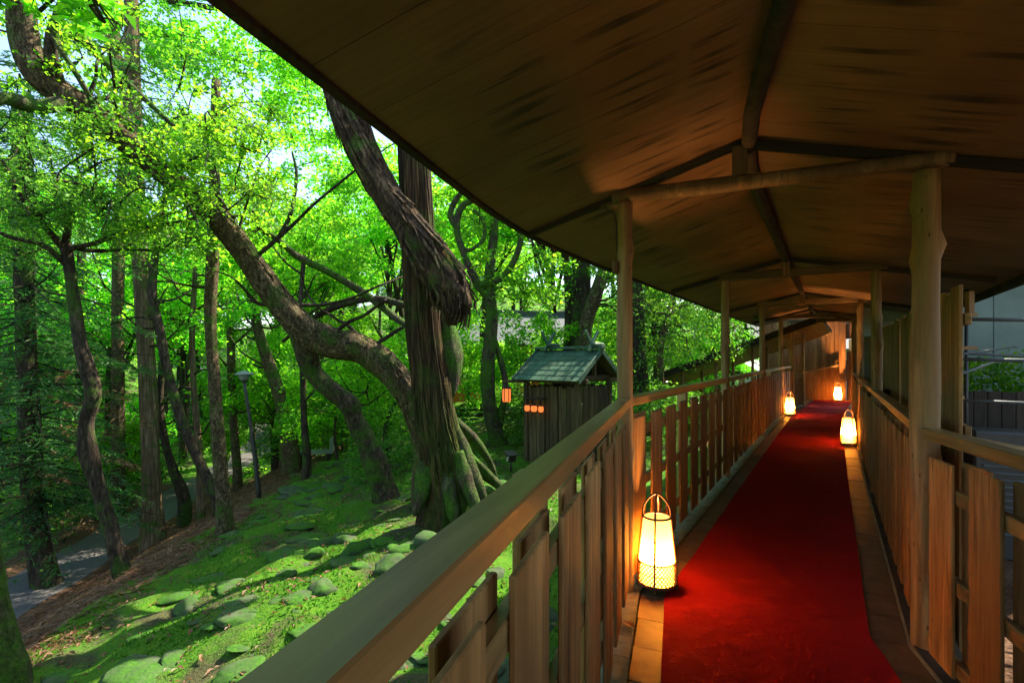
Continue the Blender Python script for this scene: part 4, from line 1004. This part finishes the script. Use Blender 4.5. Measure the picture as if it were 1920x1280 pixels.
def hung_lantern(p, r, h, label, hexa=False):
    R = empty('hanging_lantern', p); tag(R, label, 'lantern', 'orange lanterns at the hut'); n = 6 if hexa else 14
    prof = [(.8, -1), (1, -.75), (1, .75), (.8, 1)] if hexa else [(.35, -1), (.8, -.75), (1, -.3), (1, .3), (.8, .75), (.35, 1)]
    V = [(r*k*math.cos(a*2*math.pi/n), r*k*math.sin(a*2*math.pi/n), -h/2+z*h/2*.8) for k, z in prof for a in range(n)]
    Fq = [(i*n+a, i*n+(a+1) % n, (i+1)*n+(a+1) % n, (i+1)*n+a) for i in range(len(prof)-1) for a in range(n)]
    link('paper_shade', mesh_arr('paper_shade', V, Fq, M['orangepaper'], not hexa), R)
    for z, k in ((-h*.91, .55), (-h*.08, .62)):
        tube('cap', [(0, 0, z-.015), (0, 0, z), (0, 0, z+.02)], [r*k, r*(k+.25), r*k*.8], M['darkwood'], R, n)
    if hexa:
        tube('cap', [(0, 0, -.03), (0, 0, 0), (0, 0, .05)], [r*1.35, r*1.1, r*.3], M['darkwood'], R, 6)
        for a in range(6):
            c_, s_ = r*1.02*math.cos(a*math.pi/3), r*1.02*math.sin(a*math.pi/3); tube('frame_bar', [(c_, s_, -h*.85), (c_, s_, -h*.1)], .009, M['darkwood'], R, 5)
    tube('cord', [(0, 0, 0), (0, 0, .11)], .006, M['darkwood'], R, 5)
    return R
hung_lantern(HM @ Vector((-HW-.52, -HD-.02, HH-.135)), .09, .34, 'tall six-sided orange lantern hanging left of the hut', True)
for x, r, lb in ((-HW+.10, .052, 'left small round orange lantern on the hut front'), (-HW+.27, .062, 'middle small round orange lantern on the hut front'), (-HW+.44, .052, 'right small round orange lantern on the hut front')):
    hung_lantern(HM @ Vector((x, -HD-.12, HH-.44)), r, .17, lb)

# ------------------------------------------------------------------ lamp post, bench, garden lights
b = P(487, 932, 11.8); gzz = gz(b[0], b[1])
LPo = empty('lamp_post', (b[0], b[1], gzz-.05)); tag(LPo, 'slim dark lamp post with flat pale head on the moss slope', 'lamp post')
tp = P(458, 716, 11.8)-np.array([b[0], b[1], gzz-.05])
tube('pole', [(0, 0, 0), tp*.5+[.02, 0, 0], tp], [.055, .045, .035], M['metal'], LPo, 10, 12)
tube('collar', [tp, tp+[0, 0, .05]], [.06, .075], M['metal'], LPo, 10)
tube('lamp_glass', [tp+[0, 0, .05], tp+[0, 0, .17]], [.09, .13], M['dullplaster'], LPo, 12)
tube('lamp_cap', [tp+[0, 0, .17], tp+[0, 0, .19], tp+[0, 0, .23]], [.21, .21, .12], M['dullplaster'], LPo, 12)
b = P(592, 828, 15.5); z = gz(b[0], b[1])
B = empty('stone_bench', (b[0], b[1], z), .2); tag(B, 'low pale bench at the crest of the moss slope', 'bench')
box('seat', (1.0, .42, .07), (0, 0, .36), M['dullplaster'], B); 
for x in (-.38, .38):
    for y in (-.14, .14): box('leg', (.07, .07, .38), (x, y, .165), M['darkwood'], B)
box('backrest', (.08, .42, .42), (.47, 0, .55), M['dullplaster'], B)
def garden_light(px, py, Y, label):
    b = P(px, py, Y); z = gz(b[0], b[1]); G = empty('garden_light', (b[0], b[1], z)); tag(G, label, 'garden light', 'garden lights')
    tube('stake', [(0, 0, -.05), (0, 0, .2)], .015, M['metal'], G, 8)
    box('housing', (.16, .13, .13), (0, 0, .26), M['metal'], G, (.3, 0, .5), .012); box('lens', (.11, .012, .09), (-.03, -.07, .25), M['whitepaint'], G, (.3, 0, .5), .003)
    box('visor', (.2, .2, .012), (0, -.02, .345), M['metal'], G, (.3, 0, .5))
garden_light(686, 868, 12.4, 'small black floodlight on a stake left of the great cedar')
garden_light(958, 862, 9.4, 'small dark garden light at the foot of the hut')
# fallen leaf on the floor by the front lantern
lf = WALK.at(-.42, .06, .02)
Vv = [(0, -.045, 0), (.022, -.01, .012), (.018, .02, .010), (0, .045, .004), (-.018, .02, .012), (-.022, -.01, .010), (0, 0, .002)]
Ff = [(0, 1, 6), (1, 2, 6), (2, 3, 6), (3, 4, 6), (4, 5, 6), (5, 0, 6)]
o = link('fallen_leaf', mesh_arr('fallen_leaf', Vv, Ff, M['dead']), None, lf); tag(o, 'single curled brown leaf lying on the kerb by the front lantern', 'leaf')
o.rotation_euler = (0, .1, .6)

# ------------------------------------------------------------------ end of the walkway: board wall, pillar, door
e = S[6]; hd = WALK.head(e-.1)
ux = np.array([math.cos(hd), math.sin(hd), 0]); vx = np.array([math.sin(hd), -math.cos(hd), 0])
E0 = WALK.at(e, 0, 0)
EW = empty('end_wall', E0, math.atan2(vx[1], vx[0])); tag(EW, 'cedar board wall with pillar and door at the far end of the carpet', 'wall')
k = -1.3
while k < .86:
    w = random.uniform(.10, .15); box('board', (w-.008, .025, 2.7), (k+w/2, .05+random.uniform(0, .01), 1.3), M['endwall'], EW); k += w
box('backing', (2.2, .02, 2.6), (-.2, .09, 1.27), M['endwall'], EW); box('pillar', (.17, .17, 2.6), (.97, .0, 1.28), M['endwall'], EW)
box('door_panel', (.62, .03, 1.55), (1.38, .06, .80), M['endwall'], EW)
box('notice_panel', (.50, .02, .34), (1.38, .03, 1.76), M['dullplaster'], EW)
box('lintel', (.75, .06, .5), (1.42, .07, 2.2), M['endwall'], EW); box('threshold', (.7, .1, .06), (1.38, .03, .03), M['rail'], EW)
bar('sloping_rail', (-1.3, -.05, .55), (.86, -.05, 1.12), .05, .06, M['rail'], EW)
for x, z in ((-1.0, .63), (-.3, .81), (.4, 1.0)): bar('rail_bracket', (x, -.045, z-.03), (x, .05, z-.06), .03, .03, M['rail'], EW)
# wing roof that comes up from the left
A, Bp = P(1530, 600, 12.7), P(1190, 722, 15.6)
d = (Bp-A); sd = np.array([-d[1], d[0], 0]); sd /= np.linalg.norm(sd); sd = sd if sd[1] > 0 else -sd
WG = empty('stair_passage', (A[0], A[1], 0)); tag(WG, 'roofed stair passage coming up from the left to the far end', 'passage')
o0 = np.array([A[0], A[1], 0])
def quad_slab(name, a, b, c, d_, th, mat):
    pts = [np.array(q)-o0 for q in (a, b, c, d_)]; up = np.array([0, 0, th]); V = pts+[q+up for q in pts]
    link(name, mesh_arr(name, V, [(3, 2, 1, 0), (4, 5, 6, 7), (0, 1, 5, 4), (1, 2, 6, 5), (2, 3, 7, 6), (3, 0, 4, 7)], mat), WG)
nb = 16
for j in range(nb):
    a, b = A+d*(j/nb+.0008), A+d*((j+1)/nb-.0008)
    quad_slab('ceiling_board', a, b, b+sd*1.2+[0, 0, .06], a+sd*1.2+[0, 0, .06], .02, M['beam'])
    quad_slab('ceiling_board', a+sd*1.21+[0, 0, .06], b+sd*1.21+[0, 0, .06], b+sd*3.6+[0, 0, -.2], a+sd*3.6+[0, 0, -.2], .02, M['beam'])
quad_slab('roof_cover', A-sd*.04+[0, 0, .025], Bp-sd*.04+[0, 0, .025], Bp+sd*1.2+[0, 0, .09], A+sd*1.2+[0, 0, .09], .04, M['roofcover'])
quad_slab('roof_cover', A+sd*1.203+[0, 0, .09], Bp+sd*1.203+[0, 0, .09], Bp+sd*3.63+[0, 0, -.17], A+sd*3.63+[0, 0, -.17], .07, M['roofcover'])
bar('eave_beam', A-sd*.07+[0, 0, .0]-o0, Bp-sd*.07+[0, 0, .0]-o0, .05, .17, M['ridge'], WG)
for t in (.12, .32, .52, .72, .92):
    for q, zz in ((.35, .0), (2.2, -.06)):
        p = A+d*t+sd*q-o0; top = p[2]+.06+zz; log('post', (p[0], p[1], -1.3), (p[0], p[1], top), .045, .04, WG, M['post'], int(t*50), False, 10, 10)
for t0, t1 in ((.12, .32), (.32, .52), (.52, .72), (.72, .92)):
    a, b = A+d*t0+sd*2.2-o0, A+d*t1+sd*2.2-o0; a[2] -= 1.25; b[2] -= 1.25; bar('handrail', a, b, .05, .05, M['rail'], WG)
    for k in range(9):
        p = a+(b-a)*(k+.5)/9; box('board', (.14, .02, .8), (p[0], p[1], p[2]-.42), M['endwall'], WG, (0, 0, math.atan2(d[1], d[0])))

p = P(1475, 688, 19.5)
PR = empty('pale_roof', p, .2); tag(PR, 'pale ribbed roof glimpsed under the far passage', 'roof')
for k in range(7): box('roof_panel', (.42, 2.2, .03), (-1.3+k*.43, 0, 0), M['whitepaint'], PR, (.32, 0, 0)); box('roof_rib', (.04, 2.2, .03), (-1.08+k*.43, 0, .03), M['darkwood'], PR, (.32, 0, 0))
for x in (-1.2, 1.2): box('prop', (.1, .1, 2.0), (x, 0, -1.03), M['darkwood'], PR)

# ------------------------------------------------------------------ buildings behind
def tiled_house(loc, rz, w, dp, h, rise, wall, label, name='tiled_house'):
    Hh = empty(name, loc, rz); tag(Hh, label, 'building')
    for y in (-dp/2, dp/2): box('wall', (w, .12, h), (0, y, h/2), wall, Hh)
    for x in (-w/2+.06, w/2-.06): box('wall', (.12, dp-.13, h), (x, 0, h/2), wall, Hh)
    for k in range(5): box('post', (.14, .14, h), (-w/2+k*w/4, -dp/2-.08, h/2), M['darkwood'], Hh)
    for k in range(4): box('window', (w/4-.5, .03, h*.4), (-w/2+(k+.5)*w/4, -dp/2-.075, h*.58), M['darkwood'], Hh)
    run = dp/2+.7
    for sg in (-1, 1):
        n = 7
        for r in range(n):
            t0 = r/n; y0 = sg*run*t0; y1 = sg*run*(r+1)/n; z0, z1 = h+rise*(1-t0), h+rise*(1-(r+1)/n)
            bar('tile_course', (0, y0, z0+.02), (0, y1+sg*.04, z1-.03), w+1.2, .07, M['rooftile'], Hh)
    bar('ridge_cap', (-w/2-.6, 0, h+rise+.12), (w/2+.6, 0, h+rise+.12), .3, .28, M['rooftile'], Hh)
    return Hh
tiled_house((-.8, 25.5, -.65), .25, 7, 4, 2.6, 1.5, M['vermilion'], 'vermilion walled building with grey tiled roof glimpsed behind the cedar')
tiled_house((15, 27, -.65), -.35, 9, 5, 2.4, 1.6, M['plaster'], 'pale building with grey tiled roof glimpsed between the left posts')
# low stone wall with moss in front of the vermilion building
LW = empty('low_stone_wall', (-1.3, 17.2, gz(-1.3, 17.2))); tag(LW, 'low mossy stone wall between the cedar and the vermilion building', 'wall')
for r in range(3):
    for k in range(11):
        o = link('stone', random.choice(ROUND), LW, ((k-5)*.36+(.18 if r % 2 else 0), random.uniform(-.03, .03), .1+r*.2)); o.scale = (.21, .2, .16); o.rotation_euler = (0, 0, random.uniform(0, 6.28))

# ------------------------------------------------------------------ yard on the right
def yard(px, py, Y): return P(px, py, Y)
YW = empty('yard_building', (9.6, 7.6, -.62), -.5); tag(YW, 'pale walled building at the right edge beyond the yard', 'building')
for k in range(-2, 6): box('wall_panel', (.9, .08, 5.2), (-1.4+k*.91, 0, 2.6), M['dullplaster'], YW)
for k in range(10): box('roof_panel', (.78, 3.4, .09), (-2.6+k*.785, -.1, 5.35), M['rooftile'], YW, (.22, 0, 0))  # wall made taller and roof added to shade the yard
bar('base_board', (-1.85, -.06, .9), (3.6, -.06, .9), .03, .14, M['darkwood'], YW); box('lower_wall', (5.46, .02, .8), (.87, -.052, .42), M['darkwood'], YW)
SF = empty('scaffold_frame', (4.4, 4.2, -.62)); tag(SF, 'frame of steel pipes and pale timber in the dark yard on the right', 'scaffold')
o0 = np.array([4.4, 4.2, -.62])
def sp(a, b, r, m): tube('pipe', [yard(*a)-o0, yard(*b)-o0], r*.7, M[m], SF, 8)
sp((1755, 598, 4.6), (1935, 600, 4.2), .022, 'pipe'); sp((1755, 672, 4.7), (1935, 676, 4.3), .022, 'pipe'); sp((1755, 748, 4.6), (1935, 756, 4.2), .018, 'pipe')
sp((1790, 705, 4.7), (1880, 672, 5.4), .02, 'pipe'); sp((1778, 560, 4.65), (1778, 1010, 4.65), .024, 'metal'); sp((1812, 540, 5.6), (1812, 940, 5.6), .024, 'metal'); sp((1760, 660, 5.9), (1930, 668, 5.8), .02, 'pipe')
sp((1800, 664, 4.6), (1905, 650, 5.9), .016, 'pipe')
def tim(a, b, w, h): bar('timber', yard(*a)-o0, yard(*b)-o0, w, h, M['screen'], SF)
tim((1755, 590, 4.5), (1830, 590, 4.5), .04, .03); tim((1818, 588, 4.5), (1818, 546, 4.5), .05, .05); tim((1757, 652, 4.5), (1830, 652, 4.5), .04, .03); tim((1757, 745, 4.5), (1806, 745, 4.5), .04, .03); tim((1768, 700, 4.52), (1768, 640, 4.52), .035, .035); tim((1769, 760, 4.52), (1769, 705, 4.52), .035, .035)
DF = empty('shade_boards', (5.15, 5.75, -.62), -.25); tag(DF, 'low dark boards added for shade behind the pipe frame in the yard', 'fence')  # dark boards added to stand in for the low shade of the yard
for k in range(15): box('board', (.125, .02, 1.62+random.uniform(-.02, .02)), (-.95+k*.13, 0, .82), M['darkwood'], DF)
for z in (.4, 1.3): bar('cross_rail', (-1., .03, z), (.95, .03, z), .04, .06, M['darkwood'], DF)
AC = empty('ribbed_unit', (5.05, 5.05, -.62), -.5); tag(AC, 'ribbed grey outdoor unit standing in the dark yard', 'outdoor unit')
box('housing', (.85, .4, 1.25), (0, 0, .66), M['metal'], AC, (0, 0, 0), .02)
for k in range(14): box('slat', (.72, .02, .02), (0, -.212, .3+k*.065), M['pipe'], AC)
for x in (-.3, .3): box('foot', (.08, .4, .05), (x, 0, .02), M['pipe'], AC)
# lean-to roof edge of split bark just outside the right railing
LT = empty('bark_lean_to', WALK.at(-.6, V_R+.45, -.62)); tag(LT, 'low lean-to roof edge of pale split bark outside the right railing', 'lean-to'); o0 = np.array(LT.location)
for k in range(13):
    s = -2.6+k*.23
    a, b = WALK.at(s, V_R+.10, .99)-o0, WALK.at(s, V_R+.85, .86)-o0
    bar('bark_strip', a, b, .225, .03, M['post'], LT)
    for q in range(3):
        a, b = WALK.at(s-.1+q*.075, V_R+.09+.01*q, 1.012)-o0, WALK.at(s-.09+q*.075, V_R+.8, .89)-o0
        bar('bark_strip', a, b, .05, .014, M['post'], LT)
for s in (-2.4, -1.2, -.02): 
    p = WALK.at(s, V_R+.62, 0)-o0; box('prop', (.06, .06, 1.5), (p[0], p[1], .77), M['darkwood'], LT)
YF = empty('yard_fence', (9.6, 9.9, -.62), .3); tag(YF, 'reddish board fence at the back of the yard', 'fence')
for k in range(22): box('board', (.15, .02, 1.9), (-1.7+k*.155, 0, .97), M['endwall'], YF)
for z in (.4, 1.5): bar('cross_rail', (-1.8, .03, z), (1.75, .03, z), .04, .06, M['screen'], YF)
for (x, y, lb) in ((6.6, 6.3, 'behind the dark shade boards'), (7.3, 6.9, 'right of the dark shade boards'), (8.0, 7.4, 'below the pale wall')): plant('bush', 'bush', x, y, 1.2, 'dark leafy bush in the yard '+lb, 'bush', 'bushes in the yard')
for (x, y, lb) in ((-6, -5, 'to the left'), (5.5, -4.5, 'to the right'), (-2.5, -11, 'farthest behind'), (-11, -1, 'far to the left')): plant('ever', 'evergreen_tree', x, y, 1.2, 'unseen evergreen added for shade behind the viewer, '+lb, 'tree', 'unseen evergreens added behind the viewer')  # unseen trees added to darken the walkway from behind
for (x, y, s_, lb) in ((7.2, 7.6, .55, 'leafy shrub between the yard fence and the scaffold'), (8.4, 6.3, .6, 'leafy shrub in front of the pale yard building')):
    plant('low', 'yard_shrub', x, y, s_, lb, 'shrub', None, 1.15)
for (x, y, lb) in ((12.2, 14.6, 'nearest to the walkway end'), (13, 10.5, 'behind the pale building'), (12, 16, 'farthest back'), (15, 6, 'outermost to the right'), (8.6, 5.6, 'at the right edge in front of the pale wall'), (10.6, 11.6, 'just behind the pale wall'), (12.8, 13.4, 'between the yard fence and the pale wall'), (17, 13, 'behind the others'), (11.6, 10.6, 'next to the yard fence')):
    plant('ever', 'evergreen_tree', x, y, random.uniform(1., 1.3), 'dark evergreen tree beyond the yard, '+lb, 'tree', 'evergreens behind the yard')
